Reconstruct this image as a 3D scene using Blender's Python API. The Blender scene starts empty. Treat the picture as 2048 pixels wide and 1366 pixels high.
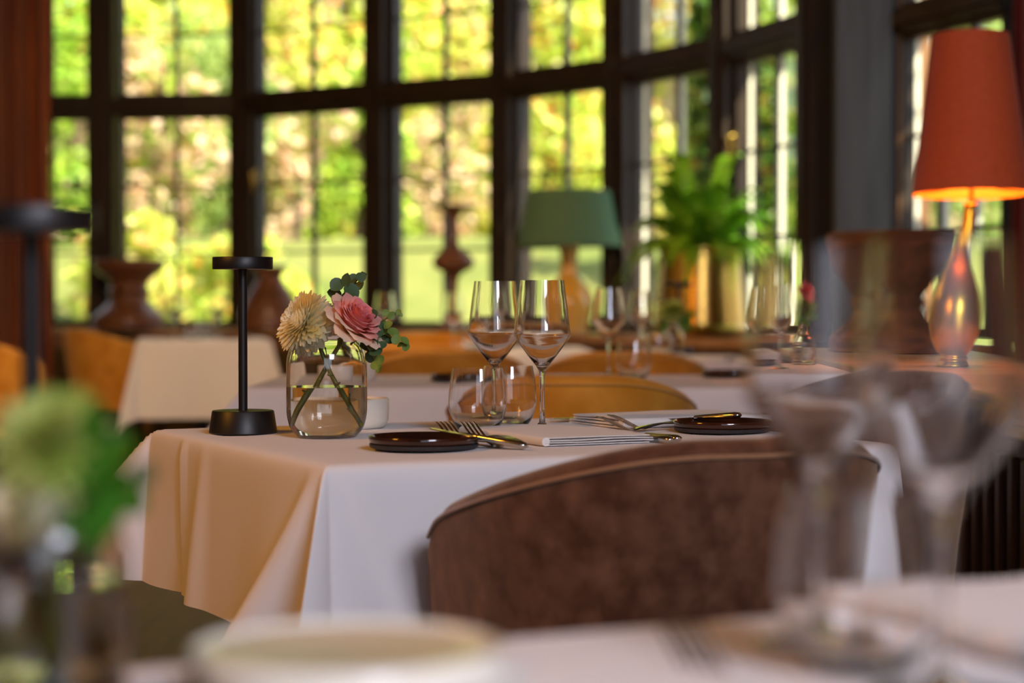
import bpy, math, random
import numpy as np
from mathutils import Vector, Matrix, Euler
random.seed(7)
rng = np.random.default_rng(7)
S = bpy.context.scene
C = S.collection
PI = math.pi

# ---------------------------------------------------------------- camera
CAMZ = 0.963
FPX = 4000.0
cam_d = bpy.data.cameras.new('camera')
cam = bpy.data.objects.new('camera', cam_d); C.objects.link(cam)
cam.location = (0, 0, CAMZ)
cam.rotation_euler = (PI/2 - math.atan(83/FPX), 0, 0)
cam_d.sensor_width = 36.0
cam_d.lens = FPX/2048*36
cam_d.clip_start = 0.05
cam_d.clip_end = 200
cam_d.dof.use_dof = True
cam_d.dof.focus_distance = 3.12
cam_d.dof.aperture_fstop = 2.9
S.camera = cam

# ---------------------------------------------------------------- sky, sun, large lights, exposure
w = bpy.data.worlds.new('sky'); S.world = w; w.use_nodes = True
bg = w.node_tree.nodes['Background']
bg.inputs['Color'].default_value = (0.80, 0.84, 1.0, 1)
bg.inputs['Strength'].default_value = 1.6
def add_light(name, kind, loc, target, col, power, size=1.0, size_y=None):
    l = bpy.data.lights.new(name, kind); l.color = col; l.energy = power
    if kind == 'AREA':
        l.size = size
        if size_y: l.shape = 'RECTANGLE'; l.size_y = size_y
    elif kind == 'POINT': l.shadow_soft_size = size
    elif kind == 'SUN': l.angle = size
    o = bpy.data.objects.new(name, l); C.objects.link(o); o.location = loc
    if target is not None:
        o.rotation_euler = (Vector(target) - Vector(loc)).to_track_quat('-Z', 'Y').to_euler()
    return o
SUN_TO = Vector((0.70, -0.45, 0.92)).normalized()
add_light('sun', 'SUN', (6, -3, 8), tuple(Vector((6, -3, 8)) - SUN_TO), (1.0, 0.93, 0.74), 14.0, math.radians(0.6))
add_light('added_daylight_fill', 'AREA', (1.95, -1.5, 3.1), (0.15, 3.2, 0.6), (0.83, 0.85, 1.0), 262, 2.2, 1.6)  # added cool fill under the closed ceiling; no roof window there
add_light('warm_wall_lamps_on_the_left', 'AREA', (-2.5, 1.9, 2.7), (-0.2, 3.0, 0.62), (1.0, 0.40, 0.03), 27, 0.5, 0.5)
add_light('warm_pendant_far', 'AREA', (-1.6, 7.2, 2.9), (-1.4, 9.4, 0.6), (1.0, 0.62, 0.28), 60, 0.5, 0.5)
vs = S.view_settings
S.display_settings.display_device = 'sRGB'
vs.view_transform = 'Standard'; vs.look = 'None'; vs.exposure = 0.4; vs.gamma = 1.0; vs.use_curve_mapping = False
cy = S.cycles
cy.max_bounces = 14; cy.transmission_bounces = 14; cy.transparent_max_bounces = 24
cy.diffuse_bounces = 4; cy.glossy_bounces = 4
cy.sample_clamp_indirect = 6.0; cy.sample_clamp_direct = 0.0
cy.caustics_reflective = False; cy.caustics_refractive = True; cy.blur_glossy = 0.5
cy.use_denoising = True

# ---------------------------------------------------------------- helpers
def P(px, py, d):
    return Vector(((px-1024)/FPX*d, d, CAMZ-(py-600)/FPX*d))
def lin(r, g, b):
    f = lambda c: ((c/255+0.055)/1.055)**2.4 if c > 10 else c/255/12.92
    return (f(r), f(g), f(b), 1)

def M(name, col, rough=0.5, metal=0.0, col2=None, scale=8.0, stretch=(1, 1, 1), detail=4.0, lo=0.35, hi=0.65,
      bump=0.0, bump_scale=None, sheen=0.0, sheen_col=None, trans=0.0, ior=1.45, coat=0.0, spec=0.5, transl=0.0, emit=None, emit_s=0.0, aniso=0):
    m = bpy.data.materials.new(name); m.use_nodes = True
    nt = m.node_tree; N = nt.nodes; L = nt.links
    b = N['Principled BSDF']
    if len(col) == 3: col = (*col, 1)
    b.inputs['Base Color'].default_value = col
    b.inputs['Roughness'].default_value = rough
    b.inputs['Metallic'].default_value = metal
    b.inputs['IOR'].default_value = ior
    b.inputs['Specular IOR Level'].default_value = spec
    b.inputs['Transmission Weight'].default_value = trans
    b.inputs['Coat Weight'].default_value = coat
    b.inputs['Sheen Weight'].default_value = sheen
    if sheen_col: b.inputs['Sheen Tint'].default_value = (*sheen_col[:3], 1)
    if emit:
        b.inputs['Emission Color'].default_value = (*emit[:3], 1); b.inputs['Emission Strength'].default_value = emit_s
    tc = mp = None
    if col2 is not None or bump:
        tc = N.new('ShaderNodeTexCoord'); mp = N.new('ShaderNodeMapping'); mp.inputs['Scale'].default_value = stretch
        L.new(tc.outputs['Object'], mp.inputs['Vector'])
    if col2 is not None:
        if len(col2) == 3: col2 = (*col2, 1)
        nz = N.new('ShaderNodeTexNoise'); nz.inputs['Scale'].default_value = scale; nz.inputs['Detail'].default_value = detail
        L.new(mp.outputs['Vector'], nz.inputs['Vector'])
        r = N.new('ShaderNodeValToRGB'); r.color_ramp.elements[0].position = lo; r.color_ramp.elements[1].position = hi
        r.color_ramp.elements[0].color = col; r.color_ramp.elements[1].color = col2
        L.new(nz.outputs['Fac'], r.inputs['Fac']); L.new(r.outputs['Color'], b.inputs['Base Color'])
    if bump:
        nb = N.new('ShaderNodeTexNoise'); nb.inputs['Scale'].default_value = bump_scale or scale; nb.inputs['Detail'].default_value = 3
        L.new(mp.outputs['Vector'], nb.inputs['Vector'])
        bp = N.new('ShaderNodeBump'); bp.inputs['Strength'].default_value = bump; bp.inputs['Distance'].default_value = 0.002
        L.new(nb.outputs['Fac'], bp.inputs['Height']); L.new(bp.outputs['Normal'], b.inputs['Normal'])
    if transl:
        t = N.new('ShaderNodeBsdfTranslucent'); mx = N.new('ShaderNodeMixShader'); mx.inputs[0].default_value = transl
        src = b.inputs['Base Color'].links
        if src: L.new(src[0].from_socket, t.inputs['Color'])
        else: t.inputs['Color'].default_value = col
        out = N['Material Output']
        L.new(b.outputs[0], mx.inputs[1]); L.new(t.outputs[0], mx.inputs[2]); L.new(mx.outputs[0], out.inputs['Surface'])
    return m

def M_leaf(name, ramp, transl=0.4, rough=0.5):
    """leaf material: each leaf takes its own colour from the ramp"""
    m = bpy.data.materials.new(name); m.use_nodes = True
    nt = m.node_tree; N = nt.nodes; L = nt.links
    b = N['Principled BSDF']; b.inputs['Roughness'].default_value = rough
    g = N.new('ShaderNodeNewGeometry'); r = N.new('ShaderNodeValToRGB'); r.color_ramp.interpolation = 'LINEAR'
    e = r.color_ramp.elements
    e[0].position = ramp[0][0]; e[0].color = ramp[0][1]
    e[1].position = ramp[-1][0]; e[1].color = ramp[-1][1]
    for p, c in ramp[1:-1]:
        x = e.new(p); x.color = c
    L.new(g.outputs['Random Per Island'], r.inputs['Fac']); L.new(r.outputs['Color'], b.inputs['Base Color'])
    t = N.new('ShaderNodeBsdfTranslucent'); L.new(r.outputs['Color'], t.inputs['Color'])
    mx = N.new('ShaderNodeMixShader'); mx.inputs[0].default_value = transl
    L.new(b.outputs[0], mx.inputs[1]); L.new(t.outputs[0], mx.inputs[2]); L.new(mx.outputs[0], N['Material Output'].inputs['Surface'])
    return m

def M_pane(name):
    m = bpy.data.materials.new(name); m.use_nodes = True
    nt = m.node_tree; N = nt.nodes; L = nt.links
    N.remove(N['Principled BSDF'])
    t = N.new('ShaderNodeBsdfTransparent'); t.inputs['Color'].default_value = (0.96, 0.98, 0.95, 1)
    g = N.new('ShaderNodeBsdfGlossy'); g.inputs['Roughness'].default_value = 0.02
    ge = N.new('ShaderNodeNewGeometry'); dp = N.new('ShaderNodeVectorMath'); dp.operation = 'DOT_PRODUCT'
    L.new(ge.outputs['Incoming'], dp.inputs[0]); L.new(ge.outputs['Normal'], dp.inputs[1])
    def mth(op, a, b):
        q = N.new('ShaderNodeMath'); q.operation = op
        for i_, v_ in enumerate((a, b)):
            if isinstance(v_, (int, float)): q.inputs[i_].default_value = v_
            elif v_ is not None: L.new(v_, q.inputs[i_])
        return q.outputs[0]
    f = mth('ADD', mth('MULTIPLY', mth('POWER', mth('SUBTRACT', 1.0, mth('ABSOLUTE', dp.outputs['Value'], None)), 5.0), .9), .03)
    mx = N.new('ShaderNodeMixShader')
    L.new(f, mx.inputs[0]); L.new(t.outputs[0], mx.inputs[1]); L.new(g.outputs[0], mx.inputs[2])
    L.new(mx.outputs[0], N['Material Output'].inputs['Surface'])
    return m

MAT = {}
MAT['linen'] = M('white_linen', (0.83, 0.79, 0.79), 0.85, bump=0.25, bump_scale=900, spec=0.2, sheen=0.15)
MAT['napkin'] = M('napkin_linen', (0.84, 0.80, 0.78), 0.85, bump=0.3, bump_scale=700, spec=0.2, sheen=0.15)
MAT['oak_dark'] = M('dark_stained_oak', lin(52, 36, 18), 0.45, col2=lin(34, 22, 12), scale=6, stretch=(6, 6, 0.6))
MAT['oak_black'] = M('dark_table_wood', lin(40, 24, 18), 0.35, col2=lin(24, 14, 10), scale=5, stretch=(1, 8, 1))
MAT['oak_mid'] = M('brown_panel_wood', lin(150, 105, 66), 0.5, col2=lin(112, 74, 44), scale=5, stretch=(6, 6, 0.5))
MAT['oak_olive'] = M('olive_brown_panel', lin(84, 62, 26), 0.5, col2=lin(66, 48, 20), scale=5, stretch=(6, 6, 0.5))
MAT['sill'] = M('waxed_sill_wood', lin(176, 132, 92), 0.35, col2=lin(146, 104, 70), scale=4, stretch=(1, 6, 1))
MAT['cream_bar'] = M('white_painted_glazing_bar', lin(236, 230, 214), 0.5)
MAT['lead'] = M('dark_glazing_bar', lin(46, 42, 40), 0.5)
MAT['pane'] = M_pane('window_glass')
MAT['plaster'] = M('warm_plaster', lin(150, 128, 102), 0.9, col2=lin(136, 114, 90), scale=3)
MAT['bluegrey'] = M('blue_grey_paint', lin(86, 92, 96), 0.45, col2=lin(70, 74, 76), scale=5, stretch=(6, 6, .5))
MAT['floor'] = M('dark_floor_boards', lin(70, 44, 34), 0.55, col2=lin(44, 27, 21), scale=4, stretch=(8, 0.6, 1))
MAT['curtain'] = M('rust_red_curtain', lin(150, 72, 22), 0.8, col2=lin(108, 44, 14), scale=3, stretch=(6, 6, .4), sheen=0.3, transl=0.25)
MAT['curtain2'] = M('dark_red_curtain', lin(128, 30, 10), 0.8, col2=lin(92, 20, 8), scale=3, stretch=(6, 6, .4), sheen=0.3, transl=0.2)
MAT['velvet_brown'] = M('brown_velvet', lin(68, 37, 23), 0.75, col2=lin(108, 72, 52), scale=30, stretch=(1.0, 1.0, 0.9), detail=12, lo=0.36, hi=0.72, sheen=0.55, sheen_col=(0.9, 0.62, 0.42), bump=0.2, bump_scale=160, spec=0.15)
MAT['velvet_gold'] = M('golden_velvet', lin(196, 128, 36), 0.75, col2=lin(216, 150, 56), scale=14, detail=5, sheen=0.45, sheen_col=(1, .78, .4), bump=0.15, bump_scale=160, spec=0.15)
MAT['piping_brown'] = M('brown_velvet_piping', lin(150, 104, 66), 0.7, sheen=0.5)
MAT['piping_gold'] = M('golden_piping', lin(206, 146, 60), 0.7, sheen=0.4)
MAT['leg'] = M('dark_chair_leg_wood', lin(48, 28, 18), 0.4)
MAT['black'] = M('matt_black_metal', lin(22, 18, 18), 0.42, spec=0.5)
MAT['diffuser'] = M('lamp_diffuser', (0.8, 0.76, 0.72), 0.4)
MAT['glass'] = M('clear_glass', (1, 1, 1), 0.0, trans=1.0, ior=1.5)
MAT['water'] = M('water', (0.97, 1.0, 0.96), 0.0, trans=1.0, ior=1.33)
MAT['steel'] = M('polished_steel', (0.62, 0.60, 0.57), 0.16, 1.0)
MAT['glaze'] = M('dark_brown_glaze', lin(58, 24, 10), 0.12, col2=lin(30, 12, 7), scale=20, coat=0.8)
MAT['stone_foot'] = M('speckled_grey_stoneware', lin(62, 58, 60), 0.6, col2=lin(34, 32, 34), scale=900, lo=.45, hi=.55)
MAT['ceramic'] = M('white_ceramic', lin(240, 234, 220), 0.3, coat=0.3)
MAT['amber'] = M('amber_wax', lin(226, 208, 178), 0.3, coat=0.3)
MAT['petal_cream'] = M('cream_petal', lin(255, 250, 222), 0.6, col2=lin(252, 230, 120), scale=30, lo=.50, hi=.80, transl=0.35)
MAT['petal_green'] = M('pale_green_petal', lin(206, 214, 130), 0.6, col2=lin(164, 186, 76), scale=30, transl=0.3)
MAT['rose_in'] = M('pink_rose_petal', lin(250, 156, 158), 0.55, transl=0.35)
MAT['rose_mid'] = M('light_pink_rose_petal', lin(252, 186, 178), 0.55, transl=0.35)
MAT['rose_out'] = M('peach_rose_petal', lin(254, 224, 198), 0.55, transl=0.3)
MAT['rose_deep'] = M('deep_pink_rose_petal', lin(226, 92, 108), 0.55, transl=0.3)
MAT['euca'] = M('eucalyptus_leaf', lin(58, 84, 58), 0.5, col2=lin(84, 112, 70), scale=60, transl=0.15)
MAT['euca_l'] = M('young_eucalyptus_leaf', lin(92, 128, 60), 0.5, col2=lin(140, 166, 72), scale=60, transl=0.25)
MAT['stem'] = M('green_stem', lin(92, 104, 36), 0.5, col2=lin(122, 112, 44), scale=60)
MAT['green_leaf'] = M('green_leaf', lin(52, 110, 22), 0.45, col2=lin(76, 140, 34), scale=30, transl=0.3)
MAT['fern'] = M('fern_green', lin(104, 160, 30), 0.45, col2=lin(156, 204, 50), scale=6, transl=0.5)
MAT['brass'] = M('brass_sheet', lin(206, 168, 84), 0.25, 1.0, col2=lin(190, 146, 72), scale=3)
MAT['goldleaf'] = M('gold_glazed_metal', lin(240, 196, 70), 0.3, 1.0, col2=lin(228, 180, 52), scale=5)
MAT['red_shade'] = M('orange_red_lampshade', lin(232, 108, 60), 0.75, col2=lin(224, 98, 52), scale=90, bump=.15, bump_scale=300, transl=0.25, sheen=.2)
MAT['red_lining'] = M('gold_shade_lining', lin(240, 160, 60), 0.5)
MAT['green_shade'] = M('sage_green_lampshade', lin(104, 138, 104), 0.75, col2=lin(94, 128, 96), scale=90, bump=.15, bump_scale=300, transl=0.25)
MAT['yellow_pot'] = M('amber_glazed_ceramic', lin(232, 168, 62), 0.15, col2=lin(216, 176, 96), scale=4, coat=.6)
MAT['urn'] = M('turned_brown_wood', lin(132, 82, 50), 0.42, col2=lin(98, 58, 34), scale=5, stretch=(1, 1, 5), bump=.2, bump_scale=40, coat=.15)
MAT['rustic'] = M('rough_hewn_wood', lin(142, 92, 64), 0.7, col2=lin(96, 62, 46), scale=9, stretch=(1, 1, 3), bump=.8, bump_scale=50)
MAT['stone_top'] = M('pale_stone_counter', lin(226, 204, 182), 0.35, col2=lin(206, 182, 160), scale=6)
MAT['brass_trim'] = M('aged_brass_trim', lin(170, 138, 62), 0.35, 0.9)
MAT['console'] = M('brown_console_panel', lin(116, 78, 56), 0.5, col2=lin(92, 60, 42), scale=5, stretch=(4, 4, .6))
MAT['bark'] = M('bark', lin(92, 70, 52), 0.9, col2=lin(60, 44, 32), scale=8, stretch=(3, 3, .5), bump=.6)
MAT['lawn'] = M('lawn', lin(78, 92, 30), 0.9, col2=lin(116, 116, 56), scale=1.1, detail=8, lo=.3, hi=.7)
MAT['terra'] = M('soil', lin(60, 44, 30), 0.9)
MAT['chalk'] = M('old_garden_wall', lin(228, 196, 164), 0.9, col2=lin(196, 160, 128), scale=3)
G = lin
MAT['lime'] = M_leaf('lime_leaves', [(0, G(164, 192, 62)), (.35, G(198, 218, 86)), (.6, G(222, 232, 116)), (.8, G(240, 234, 146)), (.9, G(244, 178, 80)), (1, G(236, 140, 70))])
MAT['limegold'] = M_leaf('golden_lime_leaves', [(0, G(168, 188, 64)), (.4, G(208, 218, 96)), (.65, G(238, 232, 136)), (.85, G(250, 220, 166)), (1, G(240, 146, 84))])
MAT['midgreen'] = M_leaf('fresh_green_leaves', [(0, G(116, 160, 48)), (.5, G(164, 196, 62)), (.85, G(206, 218, 90)), (1, G(226, 226, 140))])
MAT['sage'] = M_leaf('sage_green_leaves', [(0, G(130, 160, 80)), (.5, G(176, 198, 110)), (1, G(206, 216, 150))])
MAT['deep'] = M_leaf('deep_green_leaves', [(0, G(40, 70, 16)), (.5, G(78, 112, 26)), (.8, G(116, 132, 36)), (1, G(150, 110, 40))])
MAT['blossom'] = M_leaf('pink_blossom_and_leaves', [(0, G(120, 150, 60)), (.3, G(176, 192, 90)), (.5, G(244, 206, 176)), (.8, G(252, 222, 200)), (1, G(240, 176, 150))])

# -- meshes
def mesh(name, verts, faces, smooth=None):
    me = bpy.data.meshes.new(name); me.from_pydata([tuple(v) for v in verts], [], [tuple(f) for f in faces]); me.update()
    if smooth is not None:
        me.polygons.foreach_set('use_smooth', [True]*len(me.polygons))
        if smooth < 180: me.set_sharp_from_angle(angle=math.radians(smooth))
    return me
def obj(name, me, m=None, parent=None, loc=(0, 0, 0), rot=(0, 0, 0), scale=(1, 1, 1)):
    o = bpy.data.objects.new(name, me); C.objects.link(o)
    if m is not None and me is not None and len(me.materials) == 0:
        for k in (m if isinstance(m, (list, tuple)) else [m]): me.materials.append(k)
    o.location = loc; o.rotation_euler = rot; o.scale = scale
    if parent: o.parent = parent
    return o
def tag(o, label, cat, group=None):
    o['label'] = label; o['category'] = cat
    if group: o['group'] = group
    return o
def thing(name, label, cat, loc=(0, 0, 0), rot=(0, 0, 0), group=None):
    o = bpy.data.objects.new(name, None); C.objects.link(o); o.location = loc; o.rotation_euler = rot
    o.empty_display_size = 0.05
    return tag(o, label, cat, group)
def struct(o):
    o['kind'] = 'structure'; return o
def copy_tree(o, parent=None):
    c = o.copy(); C.objects.link(c); c.parent = parent
    for ch in list(o.children):
        copy_tree(ch, c)
    return c
def place(proto, used, loc, rz, label, group=None):
    if not used[0]: r = proto; used[0] = True
    else: r = copy_tree(proto)
    r.location = loc; r.rotation_euler = (0, 0, rz); r['label'] = label
    if group: r['group'] = group
    return r

class MB:
    """collects simple solids into one mesh"""
    def __init__(s): s.v = []; s.f = []; s.mi = []
    def add(s, vs, fs, mi=0):
        k = len(s.v); s.v += [tuple(v) for v in vs]; s.f += [tuple(i+k for i in f) for f in fs]; s.mi += [mi]*len(fs); return s
    def box(s, x0, x1, y0, y1, z0, z1, bev=0.0, mi=0):
        if bev <= 0:
            vs = [(x, y, z) for z in (z0, z1) for y in (y0, y1) for x in (x0, x1)]
            return s.add(vs, [(0, 2, 3, 1), (4, 5, 7, 6), (0, 1, 5, 4), (2, 6, 7, 3), (0, 4, 6, 2), (1, 3, 7, 5)], mi)
        b = bev; rings = []
        def ring(i, z): return [(x0+i+0, y0+b, z), (x0+b, y0+i, z), (x1-b, y0+i, z), (x1-i, y0+b, z), (x1-i, y1-b, z), (x1-b, y1-i, z), (x0+b, y1-i, z), (x0+i, y1-b, z)]
        def ring_in(z): return [(x0+b, y0+b, z), (x0+b, y0+b, z), (x1-b, y0+b, z), (x1-b, y0+b, z), (x1-b, y1-b, z), (x1-b, y1-b, z), (x0+b, y1-b, z), (x0+b, y1-b, z)]
        def ring8(i, z):
            c = b*1.0
            return [(x0+i, y0+c, z), (x0+c, y0+i, z), (x1-c, y0+i, z), (x1-i, y0+c, z), (x1-i, y1-c, z), (x1-c, y1-i, z), (x0+c, y1-i, z), (x0+i, y1-c, z)]
        rs = [ring8(b*.7, z0), ring8(0, z0+b), ring8(0, z1-b), ring8(b*.7, z1)]
        vs = [p for r in rs for p in r]; fs = []
        for k in range(3):
            for i in range(8):
                j = (i+1) % 8; fs.append((k*8+i, k*8+j, (k+1)*8+j, (k+1)*8+i))
        fs.append(tuple(reversed(range(8)))); fs.append(tuple(24+i for i in range(8)))
        return s.add(vs, fs, mi)
    def obox(s, a, b, wn0, wn1, z0, z1, mi=0):
        """box along plan segment a->b, spanning wn0..wn1 along its left normal"""
        ax, ay = a; bx, by = b; L = math.hypot(bx-ax, by-ay); nx, ny = -(by-ay)/L, (bx-ax)/L
        vs = []
        for z in (z0, z1):
            for (px, py, q) in ((ax, ay, wn0), (bx, by, wn0), (ax, ay, wn1), (bx, by, wn1)):
                vs.append((px+nx*q, py+ny*q, z))
        return s.add(vs, [(0, 2, 3, 1), (4, 5, 7, 6), (0, 1, 5, 4), (2, 6, 7, 3), (0, 4, 6, 2), (1, 3, 7, 5)], mi)
    def tube(s, pts, rad, seg=8, mi=0):
        pts = [Vector(p) for p in pts]; n = len(pts)
        if not isinstance(rad, (list, tuple)): rad = [rad]*n
        vs = []; up = Vector((0, 0, 1))
        for i, p in enumerate(pts):
            t = (pts[min(i+1, n-1)]-pts[max(i-1, 0)]).normalized()
            a = t.cross(up)
            if a.length < 1e-3: a = t.cross(Vector((0, 1, 0)))
            a.normalize(); b = t.cross(a).normalized()
            for k in range(seg):
                th = 2*PI*k/seg; vs.append(p + a*(rad[i]*math.cos(th)) + b*(rad[i]*math.sin(th)))
        fs = []
        for i in range(n-1):
            for k in range(seg):
                j = (k+1) % seg; fs.append((i*seg+k, i*seg+j, (i+1)*seg+j, (i+1)*seg+k))
        fs.append(tuple(reversed(range(seg)))); fs.append(tuple((n-1)*seg+k for k in range(seg)))
        return s.add(vs, fs, mi)
    def lathe(s, prof, seg=32, mi=0, loop=False, shear=(0, 0), jit=0.0):
        vs = []; idx = []
        for (r, z) in prof:
            if r < 1e-6: idx.append([len(vs)]); vs.append((shear[0]*z, shear[1]*z, z))
            else:
                idx.append(list(range(len(vs), len(vs)+seg)))
                for k in range(seg):
                    th = 2*PI*k/seg; rr = r*(1+jit*(math.sin(5*th+z*31)+math.sin(9*th-z*47))*0.5)
                    vs.append((rr*math.cos(th)+shear[0]*z, rr*math.sin(th)+shear[1]*z, z))
        fs = []
        pairs = list(zip(idx[:-1], idx[1:]))
        if loop: pairs.append((idx[-1], idx[0]))
        for A, B in pairs:
            for k in range(seg):
                j = (k+1) % seg
                if len(A) == 1 and len(B) == 1: continue
                if len(A) == 1: fs.append((A[0], B[j], B[k]))
                elif len(B) == 1: fs.append((A[k], A[j], B[0]))
                else: fs.append((A[k], A[j], B[j], B[k]))
        return s.add(vs, fs, mi)
    def build(s, name, m, parent=None, smooth=None, **kw):
        me = mesh(name, s.v, s.f, smooth)
        if isinstance(m, (list, tuple)):
            for k in m: me.materials.append(k)
            me.polygons.foreach_set('material_index', s.mi)
        else: me.materials.append(m)
        return obj(name, me, None, parent, **kw)
def curve_prof(pts, n=6):
    """Catmull-Rom through profile points"""
    out = []
    for i in range(len(pts)-1):
        p0 = pts[max(i-1, 0)]; p1 = pts[i]; p2 = pts[i+1]; p3 = pts[min(i+2, len(pts)-1)]
        for k in range(n):
            t = k/n; t2 = t*t; t3 = t2*t
            out.append(tuple(max(0.0, .5*((2*p1[c])+(-p0[c]+p2[c])*t+(2*p0[c]-5*p1[c]+4*p2[c]-p3[c])*t2+(-p0[c]+3*p1[c]-3*p2[c]+p3[c])*t3)) if c == 0 else
                             .5*((2*p1[c])+(-p0[c]+p2[c])*t+(2*p0[c]-5*p1[c]+4*p2[c]-p3[c])*t2+(-p0[c]+3*p1[c]-3*p2[c]+p3[c])*t3) for c in (0, 1)))
    out.append(pts[-1]); return out
def smoothstep(a, b, x):
    t = min(1, max(0, (x-a)/(b-a))); return t*t*(3-2*t)

# ================================================================ the room
SILL = 0.784; LTOP = 2.13; UBOT = 2.30; UTOP = 3.08; CEIL = 3.30
# plan points of the window posts around the bow, left to right
POST = [(-3.35, 13.10), (-2.64, 13.05), (-1.70, 12.92), (-0.79, 12.30), (-0.006, 11.77), (0.638, 11.0), (1.126, 10.1), (1.432, 9.15)]
W7 = [(1.775, 9.12), (2.10, 8.20)]

fl = MB()
poly = [(-3.45, -3.0), (2.15, -3.0), (2.15, 8.2)] + [W7[0]] + list(reversed(POST))
poly[-1] = (-3.45, 13.1)
fl.add([(x, y, 0) for x, y in poly] + [(x, y, -0.1) for x, y in poly], [tuple(range(len(poly))), tuple(range(2*len(poly)-1, len(poly)-1, -1))])
struct(fl.build('floor', MAT['floor']))
ce = MB(); ce.add([(x, y, CEIL) for x, y in poly] + [(x, y, CEIL+.1) for x, y in poly], [tuple(range(len(poly)-1, -1, -1)), tuple(range(len(poly), 2*len(poly)))])
struct(ce.build('ceiling', MAT['plaster']))
wl = MB().box(-3.55, -3.45, -3.0, 13.2, 0, CEIL); struct(wl.build('wall_left', MAT['plaster']))
wr = MB().box(2.15, 2.27, -3.1, 8.2, 0, CEIL)
struct(wr.build('wall_right', MAT['plaster']))

wb = MB().box(-3.55, 2.27, -3.1, -3.0, 0, .85).box(-3.55, 2.27, -3.1, -3.0, 2.9, CEIL).box(-3.55, -.55, -3.1, -3.0, .85, 2.9).box(1.95, 2.27, -3.1, -3.0, .85, 2.9)
struct(wb.build('wall_back', MAT['plaster']))

# low wall under the bow, with raised wood panels
SEGS = list(zip(POST[:-1], POST[1:])) + [(W7[0], W7[1])]
ww = MB()
for a, b in SEGS: ww.obox(a, b, -0.06, 0.12, 0, SILL-0.04)
bay = struct(ww.build('wall_bay', MAT['oak_mid']))
for a, b in SEGS:
    A = Vector(a); B = Vector(b); L = (B-A).length
    for f0, f1 in ((.08, .46), (.54, .92)):
        p = A.lerp(B, f0); q = A.lerp(B, f1)
        MB().obox(p, q, -0.085, -0.061, .14, SILL-.14).build('panel', MAT['oak_olive'], bay)
# wall over the windows
wt = MB()
for a, b in SEGS: wt.obox(a, b, -0.07, 0.12, UTOP+.05, CEIL)
struct(wt.build('wall_bay_header', MAT['oak_dark']))
# deep window ledge
def offset_poly(pts, q):
    out = []
    for i, p in enumerate(pts):
        ns = []
        if i > 0: a, b = pts[i-1], p; L = math.hypot(b[0]-a[0], b[1]-a[1]); ns.append((-(b[1]-a[1])/L, (b[0]-a[0])/L))
        if i < len(pts)-1: a, b = p, pts[i+1]; L = math.hypot(b[0]-a[0], b[1]-a[1]); ns.append((-(b[1]-a[1])/L, (b[0]-a[0])/L))
        nx = sum(n[0] for n in ns)/len(ns); ny = sum(n[1] for n in ns)/len(ns); l2 = nx*nx+ny*ny
        out.append((p[0]+nx*q/l2, p[1]+ny*q/l2))
    return out
inner = offset_poly(POST, -0.56); outer = offset_poly(POST, 0.16)
inner[-1] = (1.20, 8.95); outer[-1] = (1.55, 9.2)
n = len(POST); vs = [(x, y, SILL) for x, y in inner]+[(x, y, SILL) for x, y in outer]+[(x, y, SILL-.045) for x, y in inner]+[(x, y, SILL-.045) for x, y in outer]
fs = []
for i in range(n-1):
    fs += [(i, i+1, n+i+1, n+i), (2*n+i, 3*n+i, 3*n+i+1, 2*n+i+1), (i, 2*n+i, 2*n+i+1, i+1), (n+i, n+i+1, 3*n+i+1, 3*n+i)]
fs += [(0, n, 3*n, 2*n), (n-1, 3*n-1, 4*n-1, 2*n-1)]
struct(obj('trim_1', mesh('window_ledge', vs, fs), MAT['sill']))
# base of the ledge: cupboard front with panels (set back under the ledge)
inner2 = offset_poly(POST, -0.50); inner2[-1] = (1.24, 9.0)
lw = MB()
for a, b in zip(inner2[:-1], inner2[1:]): lw.obox(a, b, 0.0, 0.03, 0.0, SILL-.045)
ledge = struct(lw.build('wall_ledge_front', MAT['oak_mid']))
for a, b in zip(inner2[:-1], inner2[1:]):
    A = Vector(a); B = Vector(b)
    for f0, f1 in ((.08, .46), (.54, .92)):
        MB().obox(A.lerp(B, f0), A.lerp(B, f1), -0.016, 0.0, .12, SILL-.12).build('panel', MAT['oak_olive'], ledge)
# posts
k = 2
for i, p in enumerate(POST):
    a = Vector(POST[max(i-1, 0)]); b = Vector(POST[min(i+1, len(POST)-1)]); t = (b-a).normalized(); pp = Vector(p)
    hw = 0.075 if i != 5 else 0.10
    mb = MB().obox(pp-t*hw, pp+t*hw, -0.11, 0.10, SILL, CEIL)
    mb.obox(pp-t*hw*.45, pp+t*hw*.45, -0.14, -0.11, SILL, CEIL)
    struct(mb.build('trim_%d' % k, MAT['oak_dark'])); k += 1
# pilaster right of the bow and jamb of the side window
mb = MB().box(1.455, 1.70, 8.98, 9.30, 0, CEIL); struct(mb.build('wall_pilaster', MAT['bluegrey']))
mb = MB().box(1.70, 1.765, 9.04, 9.25, 0, CEIL); struct(mb.build('trim_%d' % k, MAT['oak_dark'])); k += 1
mb = MB().obox((1.765, 9.15), (1.80, 9.05), -0.06, 0.10, 0, CEIL); struct(mb.build('trim_%d' % k, MAT['oak_mid'])); k += 1
mb = MB().box(2.06, 2.2, 8.06, 8.22, 0, CEIL); struct(mb.build('trim_%d' % k, MAT['oak_dark'])); k += 1

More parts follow.
